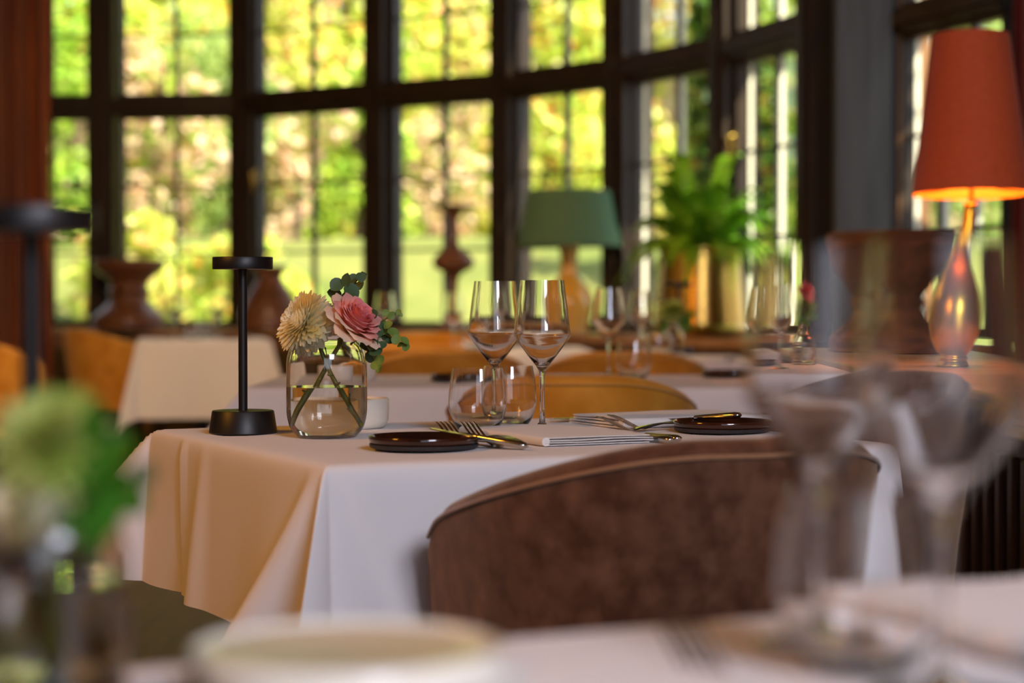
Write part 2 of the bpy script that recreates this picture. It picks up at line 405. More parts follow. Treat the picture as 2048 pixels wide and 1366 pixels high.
_pane_cache = {}
def window(idx, a, b, cols=2, e0=0.09, e1=0.09, handle=None):
    outer_m = MAT['cream_bar'] if idx > 5 else MAT['lead']  # left windows' outer frames and bars coloured dark to stand in for shade
    A = Vector(a); B = Vector(b); L = (B-A).length; t = (B-A)/L
    ang = math.atan2(t.y, t.x)
    root = bpy.data.objects.new('window_%d' % idx, None); C.objects.link(root); root.location = (A.x, A.y, 0); root.rotation_euler = (0, 0, ang)
    struct(root)
    # local: x along the wall, +y outwards, z up
    x0 = e0; x1 = L-e1
    def ring(name, xa, xb, za, zb, w, ya, yb, m):
        q = MB().box(xa, xb, ya, yb, za, za+w).box(xa, xb, ya, yb, zb-w, zb).box(xa, xa+w, ya, yb, za+w, zb-w).box(xb-w, xb, ya, yb, za+w, zb-w)
        return q.build(name, m, root)
    MB().box(x0-.02, x1+.02, -.09, .08, LTOP+.03, UBOT-.03).build('transom', MAT['oak_dark'], root)
    MB().box(x0-.02, x1+.02, -.12, -.09, LTOP+.06, UBOT-.06).build('transom_moulding', MAT['oak_dark'], root)
    MB().box(x0-.02, x1+.02, -.06, .10, SILL, SILL+.02).build('bottom_rail', MAT['oak_dark'], root)
    MB().box(x0-.02, x1+.02, -.09, .08, UTOP, UTOP+.06).build('head_rail', MAT['oak_dark'], root)
    for (za, zb, rows) in ((SILL+.02, LTOP+.03, 3), (UBOT-.03, UTOP, 2)):
        wdt = 0.03
        cf = ring('casement_frame', x0, x1, za, zb, wdt, -.045, .02, MAT['oak_dark'])
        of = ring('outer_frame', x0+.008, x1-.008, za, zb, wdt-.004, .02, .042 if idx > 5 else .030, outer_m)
        gx0 = x0+wdt; gx1 = x1-wdt; gz0 = za+wdt; gz1 = zb-wdt
        pw = (gx1-gx0)/cols; ph = (gz1-gz0)/rows
        for c in range(1, cols):
            x = gx0+pw*c
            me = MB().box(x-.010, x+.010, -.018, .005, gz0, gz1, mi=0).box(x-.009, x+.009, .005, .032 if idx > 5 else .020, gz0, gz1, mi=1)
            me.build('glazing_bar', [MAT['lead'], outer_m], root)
        for r in range(1, rows):
            z = gz0+ph*r
            MB().box(gx0, gx1, -.014, .006, z-.008, z+.008).build('glazing_bar', MAT['lead'], root)
        key = (round(pw, 3), round(ph, 3))
        if key not in _pane_cache:
            _pane_cache[key] = MB().box(-pw/2+.008, pw/2-.008, -.002, .002, -ph/2+.007, ph/2-.007)
            me = mesh('pane', _pane_cache[key].v, _pane_cache[key].f); me.materials.append(MAT['pane']); _pane_cache[key] = me
        for c in range(cols):
            for r in range(rows):
                obj('pane', _pane_cache[key], None, root, (gx0+pw*(c+.5), 0.0, gz0+ph*(r+.5)))
    if handle:
        hx = x0+.015 if handle == 'l' else x1-.015
        q = MB().box(hx-.012, hx+.012, -.056, -.045, 1.70, 1.80).tube([(hx, -.06, 1.78), (hx, -.085, 1.78), (hx+.01, -.09, 1.70), (hx+.012, -.085, 1.64)], .009, 8)
        q.build('handle', MAT['brass_trim'], root, smooth=40)
    return root
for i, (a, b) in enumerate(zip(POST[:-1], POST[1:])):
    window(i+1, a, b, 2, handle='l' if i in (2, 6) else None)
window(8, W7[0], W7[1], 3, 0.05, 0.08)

# curtains
def curtain(name, x0, x1, y, z0, z1, m, waves, amp, ang=0.0):
    nx = 90; vs = []; fs = []
    for side in (0, 1):
        for i in range(nx+1):
            f = i/nx; x = x0+(x1-x0)*f
            yy = y + amp*math.sin(2*PI*waves*f) + amp*.4*math.sin(2*PI*waves*2.3*f+1) + (0.006 if side else 0) + math.tan(ang)*(x-x0)
            for z in (z0, (z0+z1)/2, z1): vs.append((x+.008*math.sin(z*2+f*20), yy*(1), z))
    o = (nx+1)*3
    for i in range(nx):
        for j in range(2):
            a = i*3+j; fs.append((a, a+3, a+4, a+1)); fs.append((o+a, o+a+1, o+a+4, o+a+3))
    return obj(name, mesh(name, vs, fs, 60), m)
tag(curtain('curtain', -3.30, -2.655, 11.55, 0.02, 3.24, MAT['curtain'], 5, .05), 'rust red full-length curtain hanging at the left end of the bow window', 'curtain')
tag(curtain('curtain', 1.99, 2.14, 7.95, 0.02, 3.24, MAT['curtain2'], 2, .035), 'dark red curtain hanging at the right edge behind the red lamp shade', 'curtain')

# ================================================================ the garden
def lawn_z(x, y):
    s = smoothstep(13.8, 21.5, y); return -0.12 + s*1.75 + 0.03*math.sin(x*1.7+y)
NX, NY = 40, 44; vs = []; fs = []
for j in range(NY+1):
    for i in range(NX+1):
        x = -16+34*i/NX; y = 8.0+30*j/NY; vs.append((x, y, lawn_z(x, y)-(0.02 if y < 13.3 else 0)))
for j in range(NY):
    for i in range(NX):
        a = j*(NX+1)+i; fs.append((a, a+1, a+NX+2, a+NX+1))
lawn = obj('lawn', mesh('lawn', vs, fs, 180), MAT['lawn']); lawn['kind'] = 'stuff'
tag(lawn, 'sunlit pale green lawn rising behind the bow window', 'lawn')

def leaf_cloud(name, parent, m, blobs, size, seed):
    r = np.random.default_rng(seed); V = []
    for (c, rad, n) in blobs:
        d = r.normal(size=(n, 3)); d /= np.linalg.norm(d, axis=1)[:, None]
        rr = r.uniform(.35, 1.0, n)**.45
        p = np.array(c) + d*rr[:, None]*np.array(rad)
        nn = d*0.7 + r.normal(size=(n, 3))*.6; nn /= np.linalg.norm(nn, axis=1)[:, None]
        a = np.cross(nn, r.normal(size=(n, 3))); a /= np.linalg.norm(a, axis=1)[:, None]
        b = np.cross(nn, a); s = size*r.uniform(.6, 1.4, n)[:, None]
        q = np.stack([p-a*s, p+b*s*.55+a*s*.1, p+a*s, p-b*s*.55+a*s*.1], 1)
        V.append(q.reshape(-1, 3))
    V = np.concatenate(V); nf = len(V)//4
    me = bpy.data.meshes.new(name); me.vertices.add(len(V)); me.vertices.foreach_set('co', V.astype(np.float32).ravel())
    me.loops.add(nf*4); me.loops.foreach_set('vertex_index', np.arange(nf*4, dtype=np.int32))
    me.polygons.add(nf); me.polygons.foreach_set('loop_start', np.arange(0, nf*4, 4, dtype=np.int32)); me.polygons.foreach_set('loop_total', np.full(nf, 4, dtype=np.int32))
    me.update(); me.validate(); me.materials.append(m)
    o = bpy.data.objects.new(name, me); C.objects.link(o); o.parent = parent; o['kind'] = 'stuff'
    return o
def tree(name, label, cat, x, y, w, h, m, n, seed, size=.11, z0=None, core=None, trunk=True, nb=9, low=0.0):
    zb = lawn_z(x, y) if z0 is None else z0
    root = thing(name, label, cat, (x, y, zb), group='shrubs and trees in the garden')
    r = random.Random(seed); blobs = []
    for i in range(nb):
        f = (i+.5)/nb
        blobs.append(((r.uniform(-.6, .6)*w, r.uniform(-.35, .35)*w, h*(low+(1-low)*f)*.92), (w*r.uniform(.42, .62), w*r.uniform(.35, .5), h*r.uniform(.14, .22)), n//nb))
    leaf_cloud('foliage', root, m, blobs, size, seed)
    mb = MB()
    mb.tube([(0, 0, -.1), (.05*w, 0, h*.3), (-.04*w, .02, h*.6), (.02, 0, h*.9)], [.10+w*.03, .08+w*.02, .05, .02], 7)
    for i in range(4):
        a = i*1.7+seed; z = h*(.3+.12*i); mb.tube([(0, 0, z), (.35*w*math.cos(a), .25*w*math.sin(a), z+h*.12)], [.05, .015], 6)
    mb.build('trunk', MAT['bark'], root, smooth=60)
    return root
def xp(px, d): return (px-1024)/FPX*d
TREES = [
 ('lime_tree', 'pale sage green tree at the far left beside the curtain', 'tree', xp(-60, 21.5), 21.5, 1.2, 6.4, 'sage', 5600, 1),
 ('lime_tree', 'lime green tree behind the leftmost full window', 'tree', xp(240, 23.5), 23.5, 1.15, 6.8, 'lime', 7000, 2),
 ('lime_tree', 'golden lime tree with orange leaves behind the second full window', 'tree', xp(470, 25), 25.0, 1.2, 7.2, 'limegold', 7000, 3),
 ('lime_tree', 'yellow-green tree behind the window above the flowers', 'tree', xp(690, 27), 27.0, 1.3, 7.6, 'lime', 7000, 4),
 ('lime_tree', 'golden-leaved tree behind the candlestick window', 'tree', xp(890, 29), 29.0, 1.35, 8.0, 'limegold', 7000, 5),
 ('lime_tree', 'lime tree behind the green lamp', 'tree', xp(1090, 31), 31.0, 1.45, 8.4, 'lime', 7000, 6),
 ('lime_tree', 'golden tree behind the fern', 'tree', xp(1290, 33), 33.0, 1.5, 8.8, 'limegold', 7000, 7),
 ('lime_tree', 'fresh green tree behind the window right of the fern', 'tree', xp(1480, 34.5), 34.5, 1.55, 9.0, 'midgreen', 6500, 8),
 ('lime_tree', 'yellow-green tree beyond the dark pilaster', 'tree', xp(1690, 35.5), 35.5, 1.6, 9.2, 'lime', 6500, 9),
 ('garden_tree', 'pale sage green tree behind the side window at the red lamp', 'tree', xp(1930, 36), 36.0, 1.7, 9.2, 'sage', 6500, 10),
]
for (nm, lb, ct, x, y, w_, h_, m_, n_, sd) in TREES: tree(nm, lb, ct, x, y, w_, h_, MAT[m_], int(n_*1.7), sd, .095)
SHRUBS = [
 ('shrub', 'fresh green rounded shrub at the far left of the lawn', xp(150, 20.6), 20.6, .7, 2.5, 'midgreen', 1500, 11),
 ('shrub', 'pink blossoming shrub behind the second window from the left', xp(330, 21.6), 21.6, .7, 2.1, 'blossom', 1300, 12),
 ('shrub', 'sage green shrub beside the pink blossom on the lawn', xp(440, 22.2), 22.2, .7, 2.6, 'sage', 1300, 13),
 ('shrub', 'peach blossoming shrub behind the window above the flowers', xp(590, 23.0), 23.0, .65, 1.9, 'blossom', 1200, 14),
 ('shrub', 'green shrub under the golden tree left of the candlestick', xp(720, 24.0), 24.0, .7, 2.3, 'midgreen', 1200, 15),
 ('shrub', 'pink flowering shrub seen around the wooden candlestick', xp(880, 24.6), 24.6, .65, 2.0, 'blossom', 1200, 16),
 ('shrub', 'lime shrub under the green lamp shade outside', xp(1110, 25.0), 25.0, .8, 2.2, 'lime', 1200, 17),
 ('evergreen_shrub', 'dark evergreen climbing beside the bow behind the fern', 1.62, 14.6, .40, 5.0, 'deep', 2600, 18),
 ('shrub', 'bright green bush outside the window right of the fern', 2.75, 17.6, .7, 4.2, 'midgreen', 2200, 19),
 ('shrub', 'tall yellow-green bush outside next to the dark pilaster', 3.2, 20.5, .7, 5.0, 'lime', 1800, 20),
 ('shrub', 'low golden bush close outside behind the left wooden urn', -2.2, 16.8, .62, 1.05, 'lime', 900, 21),
 ('shrub', 'low golden bush close outside behind the left window corner', -3.4, 17.6, .6, 1.0, 'limegold', 800, 22),
]
for (nm, lb, x, y, w_, h_, m_, n_, sd) in SHRUBS: tree(nm, lb, 'shrub', x, y, w_, h_, MAT[m_], int(n_*1.5), sd, .068, nb=8)
tree('added_sun_block', 'added foliage column out of view, shading the green lamp', 'tree', 2.58, 9.46, .30, 5.8, MAT['deep'], 2600, 33, .07, nb=10)  # unseen, added to keep the sun off the green lamp shade
tree('added_sun_block', 'added foliage column out of view, shading the dark pilaster', 'tree', 3.0, 8.05, .30, 5.6, MAT['deep'], 2400, 34, .07, nb=10)  # out of view, added to block sun from reaching the pilaster
gw = MB().box(-14, 16, 38.5, 38.8, 0, 5.5); struct(gw.build('wall_garden', MAT['chalk']))

# ================================================================ things on the window ledge
def lathe_obj(name, label, cat, loc, prof, m, seg=40, rot=(0, 0, 0), jit=0, smooth=50, n=6, shear=(0, 0)):
    o = MB().lathe(curve_prof(prof, n) if n > 1 else prof, seg, jit=jit, shear=shear).build(name, m, smooth=smooth)
    o.location = loc; o.rotation_euler = rot
    return tag(o, label, cat)
urn_prof = [(0, 0), (.215, 0), (.225, .02), (.222, .07), (.18, .115), (.135, .155), (.118, .20), (.132, .235), (.118, .26), (.128, .30), (.185, .345), (.222, .385), (.228, .415), (.225, .43), (.18, .43), (.12, .40), (0, .38)]
p = P(258, 652, 12.55)
lathe_obj('wooden_urn', 'turned brown wooden urn on the window ledge behind the white corner table', 'urn', (p.x, p.y, SILL), urn_prof, MAT['urn'])
urn2_prof = [(0, 0), (.17, 0), (.185, .03), (.175, .12), (.13, .22), (.085, .29), (.075, .33), (.10, .37), (.105, .385), (.06, .385), (0, .36)]
p = P(540, 652, 12.25)
lathe_obj('wooden_urn', 'bottle-shaped brown wooden urn on the ledge right behind the black table lamp', 'urn', (p.x, p.y, SILL), urn2_prof, MAT['urn'])
cs_prof = [(0, 0), (.10, 0), (.11, .02), (.06, .05), (.028, .09), (.024, .20), (.03, .30), (.06, .335), (.105, .36), (.118, .40), (.09, .44), (.05, .47), (.03, .50), (.026, .62), (.035, .66), (.06, .68), (.112, .70), (.112, .715), (.03, .715), (0, .70)]
p = P(907, 640, 11.35)
lathe_obj('candlestick', 'tall turned wooden candlestick on the ledge before the middle window', 'candlestick', (p.x, p.y, SILL), cs_prof, MAT['urn'])

# green lamp
p = P(1138, 660, 10.9)
gl = thing('table_lamp', 'amber ceramic lamp with a wide sage green shade on the window ledge', 'lamp', (p.x, p.y, SILL))
MB().lathe(curve_prof([(0, 0), (.10, 0), (.105, .02), (.125, .10), (.135, .17), (.115, .235), (.075, .285), (.050, .32), (.048, .40), (.056, .46), (.055, .50), (0, .50)], 6), 36).build('base', MAT['yellow_pot'], gl, smooth=60)
MB().tube([(0, 0, .49), (0, 0, .70)], .010, 8).build('stem', MAT['brass_trim'], gl, smooth=60)
MB().lathe([(.285, .47), (.228, .775), (.222, .775), (.279, .47)], 48, loop=True).build('lamp_shade', MAT['green_shade'], gl, smooth=40)
q = MB()
for i in range(3):
    a = i*2*PI/3; q.tube([(0, 0, .69), (.228*math.cos(a), .228*math.sin(a), .74)], .004, 6)
q.build('shade_carrier', MAT['brass_trim'], gl)

# fern in a brass planter
p = P(1400, 672, 9.8)
pl = thing('planter', 'large brass planter on the window ledge holding the fern', 'planter', (p.x, p.y, SILL))
MB().lathe([(0, 0), (.20, 0), (.205, .012), (.235, .03), (.235, .05), (.225, .06), (.195, .41), (.205, .42), (.205, .435), (.18, .435), (.178, .38), (0, .38)], 24).build('pot', MAT['brass'], pl, smooth=16)
MB().lathe([(.236, .025), (.245, .035), (.236, .05)], 32, loop=True).build('base_ring', MAT['brass_trim'], pl, smooth=60)
MB().lathe([(0, .37), (.178, .37), (.178, .395), (0, .40)], 24).build('soil', MAT['terra'], pl)
def frond_mesh(seed, L, rise, droop):
    r = random.Random(seed); mb = MB(); N_ = 26; pts = []
    for i in range(N_+1):
        t = i/N_; x = L*(t*.55+.45*t*t*(1.0)); x = L*.85*t; z = rise*(1-(1-t)**1.8) - droop*t**2.6; pts.append(Vector((x, 0.02*math.sin(3*t+seed), z)))
    mb.tube(pts, [.004*(1-.8*i/N_) for i in range(N_+1)], 5)
    for i in range(2, N_+1):
        t = i/N_; wl_ = .085*math.sin(PI*min(1, t*.9+.1))**.8*(1.05-.35*t) + .008
        tg = (pts[i]-pts[i-1]).normalized()
        for s_ in (-1, 1):
            side = Vector((0, s_, 0)); up = tg.cross(side)*(1 if s_ < 0 else -1)
            a = pts[i]; tip = a + (side*.92+tg*.40).normalized()*wl_ + Vector((0, 0, -.25*wl_ + r.uniform(-.01, .01)))
            m1 = a*.55+tip*.45; h = tg*.0105
            mb.add([a-h*.8, a+h*.8, m1+h, tip, m1-h], [(0, 1, 2, 4), (4, 2, 3)])
    me = mesh('frond', mb.v, mb.f, 180); me.materials.append(MAT['fern']); return me
fern = thing('fern', 'lush green fern growing out of the brass planter by the window', 'plant', (p.x, p.y, SILL+.39))
FM = [frond_mesh(1, .40, .20, .24), frond_mesh(2, .36, .30, .16), frond_mesh(3, .30, .40, .10), frond_mesh(4, .42, .16, .30), frond_mesh(5, .24, .52, .04)]
r = random.Random(4)
for i in range(58):
    k_ = [0, 3, 1, 0, 2, 3, 1, 2, 0, 1][i % 10]
    if i in (20, 41): k_ = 4
    a = i*2.399+r.uniform(-.2, .2)
    sc = r.uniform(.8, 1.1)
    obj('frond', FM[k_], None, fern, (.05*math.cos(a), .05*math.sin(a), 0), (r.uniform(-.2, .2), 0, a), (sc,)*3)
for (a, tl) in ((3.3, .1), (0.15, .12), (2.9, -.05), (.6, .0)):
    obj('frond', FM[4], None, fern, (.06*math.cos(a), .06*math.sin(a), .0), (tl, -.15, a), (1.0, 1, 1.0))

# ================================================================ stone-topped console on the right
cx0, cx1, cy0, cy1 = .955, 1.72, 2.9, 7.6
con = thing('console', 'long brown console with a pale stone top along the right wall', 'console', ((cx0+cx1)/2, (cy0+cy1)/2, 0))
def cl(v): return v
mb = MB().box(cx0-(cx0+cx1)/2+.02, cx1-(cx0+cx1)/2, cy0-(cy0+cy1)/2, cy1-(cy0+cy1)/2, 0, .70); mb.build('body', MAT['console'], con)
MB().box(cx0-(cx0+cx1)/2, cx1-(cx0+cx1)/2, cy0-(cy0+cy1)/2-.02, cy1-(cy0+cy1)/2, .722, .75, .006).build('stone_top', MAT['stone_top'], con)
MB().box(cx0-(cx0+cx1)/2-.004, cx0-(cx0+cx1)/2+.03, cy0-(cy0+cy1)/2-.02, cy1-(cy0+cy1)/2, .70, .722, .004).build('brass_edge', MAT['brass_trim'], con)
bm_ = None
for i in range(46):
    y = -2.3+i*.1
    if bm_ is None:
        o = MB().box(-.008, .008, -.022, .022, .06, .66, .004).build('slat', MAT['console'], con); bm_ = o.data
    else: o = obj('slat', bm_, None, con)
    o.location = (cx0-(cx0+cx1)/2+.012, y, 0)

# gold lamp with red shade
p = P(1910, 755, 5.50)
rl = thing('table_lamp', 'gold teardrop lamp with a tall orange-red shade on the console', 'lamp', (p.x, p.y, .75))
SH = (.085, 0)
prof = [(0, 0), (.05, 0), (.052, .012), (.048, .02), (.05, .03), (.046, .04), (.062, .06), (.086, .11), (.094, .16), (.088, .21), (.066, .26), (.040, .305), (.026, .345), (.020, .40), (.016, .46), (.018, .475), (.012, .48), (0, .48)]
MB().lathe(curve_prof(prof, 5), 40, shear=SH).build('base', MAT['goldleaf'], rl, smooth=50)
MB().tube([(.48*.085, 0, .475), (.53*.085, 0, .53)], .007, 8).build('neck', MAT['brass_trim'], rl, smooth=60)
def shade(h0, h1, r0, r1, ox, name, m, ml, parent):
    q = MB(); q.lathe([(r0, h0), (r1, h1), (r1-.003, h1)], 56, mi=0); q.lathe([(r1-.003, h1), (r0-.003, h0), (r0, h0)], 56, mi=1)
    o = q.build(name, [m, ml], parent, smooth=40); o.location = (ox, 0, 0); return o
shade(.505, .945, .160, .106, .048, 'lamp_shade', MAT['red_shade'], MAT['red_lining'], rl).rotation_euler = (math.radians(-2.5), 0, 0)
q = MB()
for i in range(3):
    a = i*2*PI/3+.3; q.tube([(.046, 0, .53), (.046+.158*math.cos(a), .158*math.sin(a), .51)], .0025, 6)
q.build('shade_carrier', MAT['brass_trim'], rl)
bulb = MB().lathe(curve_prof([(0, .53), (.016, .535), (.03, .58), (.026, .61), (0, .625)], 4), 20).build('bulb', M('lit_bulb', (1, .8, .5), .3, emit=(1, .55, .18), emit_s=18), rl, smooth=180); bulb.location = (.048, 0, 0)
bl = add_light('red_lamp_bulb_light', 'POINT', (p.x+.05, p.y, .75+.66), None, (1.0, .55, .18), 3.6, .03)

# rough wooden pedestal bowl
p = P(1783, 722, 7.0)
ped = thing('pedestal_bowl', 'rough hewn wooden bowl on a turned foot standing on the console', 'bowl', (p.x, p.y, .75))
MB().lathe(curve_prof([(0, .235), (.09, .24), (.145, .265), (.195, .31), (.218, .37), (.225, .42), (.220, .445), (.20, .445), (.185, .40), (.12, .33), (0, .31)], 5), 48, jit=.012).build('bowl', MAT['rustic'], ped, smooth=60)
MB().lathe(curve_prof([(0, 0), (.19, 0), (.205, .02), (.20, .07), (.15, .11), (.10, .14), (.085, .17), (.10, .195), (.085, .215), (.11, .245), (0, .25)], 5), 40, jit=.006).build('foot', MAT['rustic'], ped, smooth=60)

# ================================================================ tables and cloths
def cloth_mesh(a, b, L, seed=0, creases=(), ears={}, folds=(), ear=46, tilt=0.07, wave=0.03, bumps=0.0015):
    """cloth over a 2a x 2b table, overhang L; origin at the centre of the table top"""
    def samples(h):
        s = [-h-L+L*i/24 for i in range(24)] + [-h-.004, -h, -h+.004, -h+.014] + [-h+.014+(2*h-.028)*i/56 for i in range(1, 56)]
        s += [h-.014, h-.004, h, h+.004] + [h+L-L*i/24 for i in range(23, -1, -1)]
        return s
    PX = samples(a); QY = samples(b); r = random.Random(seed)
    ph = [r.uniform(0, 6) for _ in range(8)]; vs = []
    def outw(side, t, half):
        win = 1-smoothstep(.55, 1.0, abs(t)/half)
        v = wave*win*(math.sin(9*t+ph[side])+.6*math.sin(17*t+ph[side+4]))
        return v
    R = 0.012
    for Pp in PX:
        for Qq in QY:
            dx = max(abs(Pp)-a, 0); dy = max(abs(Qq)-b, 0); sx = 1 if Pp > 0 else -1; sy = 1 if Qq > 0 else -1
            if dx == 0 and dy == 0:
                e = min(a-abs(Pp), b-abs(Qq)); z = bumps*(math.sin(11*Pp+ph[0])*math.sin(9*Qq+ph[1])+.5*math.sin(23*Pp+7*Qq))*min(1, e/.05)
                for (sd, pos, st) in creases:
                    t_ = Qq if sd in (0, 1) else Pp
                    z += st*.25*math.exp(-((t_-pos)/.008)**2)*min(1, e/.03)
                if e < R: z -= R*.35*(1-e/R)**2
                vs.append((Pp, Qq, z)); continue
            if dy == 0 or dx == 0:
                if dx > 0: side = 0 if sx > 0 else 1; t = Qq; half = b; d = dx
                else: side = 2 if sy > 0 else 3; t = Pp; half = a; d = dy
                o = d*tilt + outw(side, t, half)*(d/L)**1.2 + R*.55*(1-math.exp(-d/.010))
                for (sd, pos, st) in creases:
                    if sd == side: o += st*math.exp(-((t-pos)/.012)**2)*min(1, d/.03) - st*.5*math.exp(-((t-pos-.02)/.02)**2)*min(1, d/.03)
                for (sd, pos, drift, wd, am) in folds:
                    if sd == side:
                        q_ = (t-pos-drift*d/L)/(wd*(.35+.65*d/L)); o += am*(d/L)**.9*math.exp(-q_*q_)*smoothstep(0, .035, half-abs(t))
                z = -R*.35 - (d - R*.3*(1-math.exp(-d/.01)))*math.cos(math.atan(tilt))
                if dx > 0: vs.append((sx*(a+o), Qq, z))
                else: vs.append((Pp, sy*(b+o), z))
                continue
            rr = math.hypot(dx, dy); th = math.atan2(dy, dx); c = (th-PI/4)/(PI/4)
            phi = math.atan(tilt) + math.radians(ears.get((sx, sy), ear))*(math.sin(2*th)**1.15)
            az = PI/4 + PI/4*math.copysign(abs(c)**1.9, c)
            ex = R*.55*(1-math.exp(-rr/.010))
            x = a + rr*math.sin(phi)*math.cos(az) + ex*math.cos(az); y = b + rr*math.sin(phi)*math.sin(az) + ex*math.sin(az); z = -R*.35 - (rr - R*.3*(1-math.exp(-rr/.01)))*math.cos(phi)
            vs.append((sx*x, sy*y, z))
    m_ = len(QY); fs = []
    for i in range(len(PX)-1):
        for j in range(m_-1):
            k_ = i*m_+j; fs.append((k_, k_+m_, k_+m_+1, k_+1))
    me = mesh('tablecloth', vs, fs, 180); me.materials.append(MAT['linen']); return me
def table(center, a, b, ang, label, clabel, top=0.75, **kw):
    t = thing('dining_table', label, 'table', (center[0], center[1], 0), (0, 0, ang))
    MB().box(-a+.006, a-.006, -b+.006, b-.006, top-.04, top-.008, .006).build('tabletop', MAT['oak_black'], t)
    MB().lathe([(0, .02), (.05, .02), (.04, .06), (.035, .3), (.04, top-.06), (.09, top-.04), (0, top-.04)], 20).build('column', MAT['oak_black'], t, smooth=40)
    MB().box(-a*.55, a*.55, -.04, .04, 0, .03, .006).box(-.04, .04, -b*.7, b*.7, 0, .03, .006).build('base', MAT['oak_black'], t)
    c = obj('tablecloth', cloth_mesh(a, b, kw.pop('L', .29), **kw), None, None, (center[0], center[1], top), (0, 0, ang))
    tag(c, clabel, 'tablecloth')
    return t
ANG = math.atan2(.438, .899)
vv = Vector((math.cos(ANG), math.sin(ANG))); uu = Vector((-math.sin(ANG), math.cos(ANG)))
C0 = Vector((-.241, 2.582)); VL, UL = .90, .80
def T(v, u, z=.7505):
    q = C0+vv*v+uu*u; return Vector((q.x, q.y, z))
mc = C0+vv*VL/2+uu*UL/2
table(mc, VL/2, UL/2, ANG, 'pedestal dining table under the white cloth in the middle', 'white linen cloth on the middle table with the pink rose vase',
      seed=3, creases=((1, .215, .010), (3, -.12, .004)), L=.25, ear=44, ears={(1, -1): 3, (-1, -1): 17, (-1, 1): 40}, tilt=.06, wave=.014, folds=((1, -.39, .13, .055, .062), (3, -.44, .10, .05, .03), (1, .10, .02, .05, .02)))
# table behind (second row)
table((.11, 5.30), .765, .40, 0.0, 'long dining table behind the golden chair', 'white linen cloth on the long table in the second row', seed=5, L=.30, tilt=.04, ears={(1, 1): 3, (1, -1): 3})
# third row
table((-.17, 8.8), .50, .38, 0.04, 'far dining table in the third row near the candlestick', 'white linen cloth on the far table below the candlestick', seed=6, L=.30)
table((.66, 7.38), .21, .38, 0.0, 'narrow dining table in front of the brass planter', 'white linen cloth on the narrow table before the brass planter', seed=8, L=.28, tilt=.04, wave=.01, ears={(1, 1): 3, (1, -1): 3, (-1, 1): 8, (-1, -1): 8})
table((-1.70, 11.0), .35, .34, .18, 'small corner table before the left wooden urn', 'white linen cloth on the small corner table at the left', seed=9, L=.42, wave=.012, ear=14)
# foreground
FC = Vector((-.228, 1.160)); FA = .60; FB = .40
fcen = FC+vv*FA-uu*FB
table(fcen, FA, FB, ANG, 'foreground dining table next to the camera', 'white linen cloth on the blurred foreground table', seed=12, L=.28, ear=30, tilt=.04, wave=.012, ears={(-1, 1): 6})
# bare dark side table with lamp and flowers at the left edge
st = thing('side_table', 'bare dark wooden side table at the lower left edge', 'table', (-.587, 1.30, 0), (0, 0, math.radians(11.0)))
MB().box(-.33, .33, -.38, .38, .715, .75, .008).build('tabletop', MAT['oak_black'], st)
for sx in (-1, 1):
    for sy in (-1, 1):
        MB().tube([(sx*.29, sy*.34, 0), (sx*.29, sy*.34, .715)], [.016, .024], 8).build('leg', MAT['oak_black'], st, smooth=60)
MB().box(-.30, .30, -.35, .35, .64, .715).build('apron', MAT['oak_black'], st)

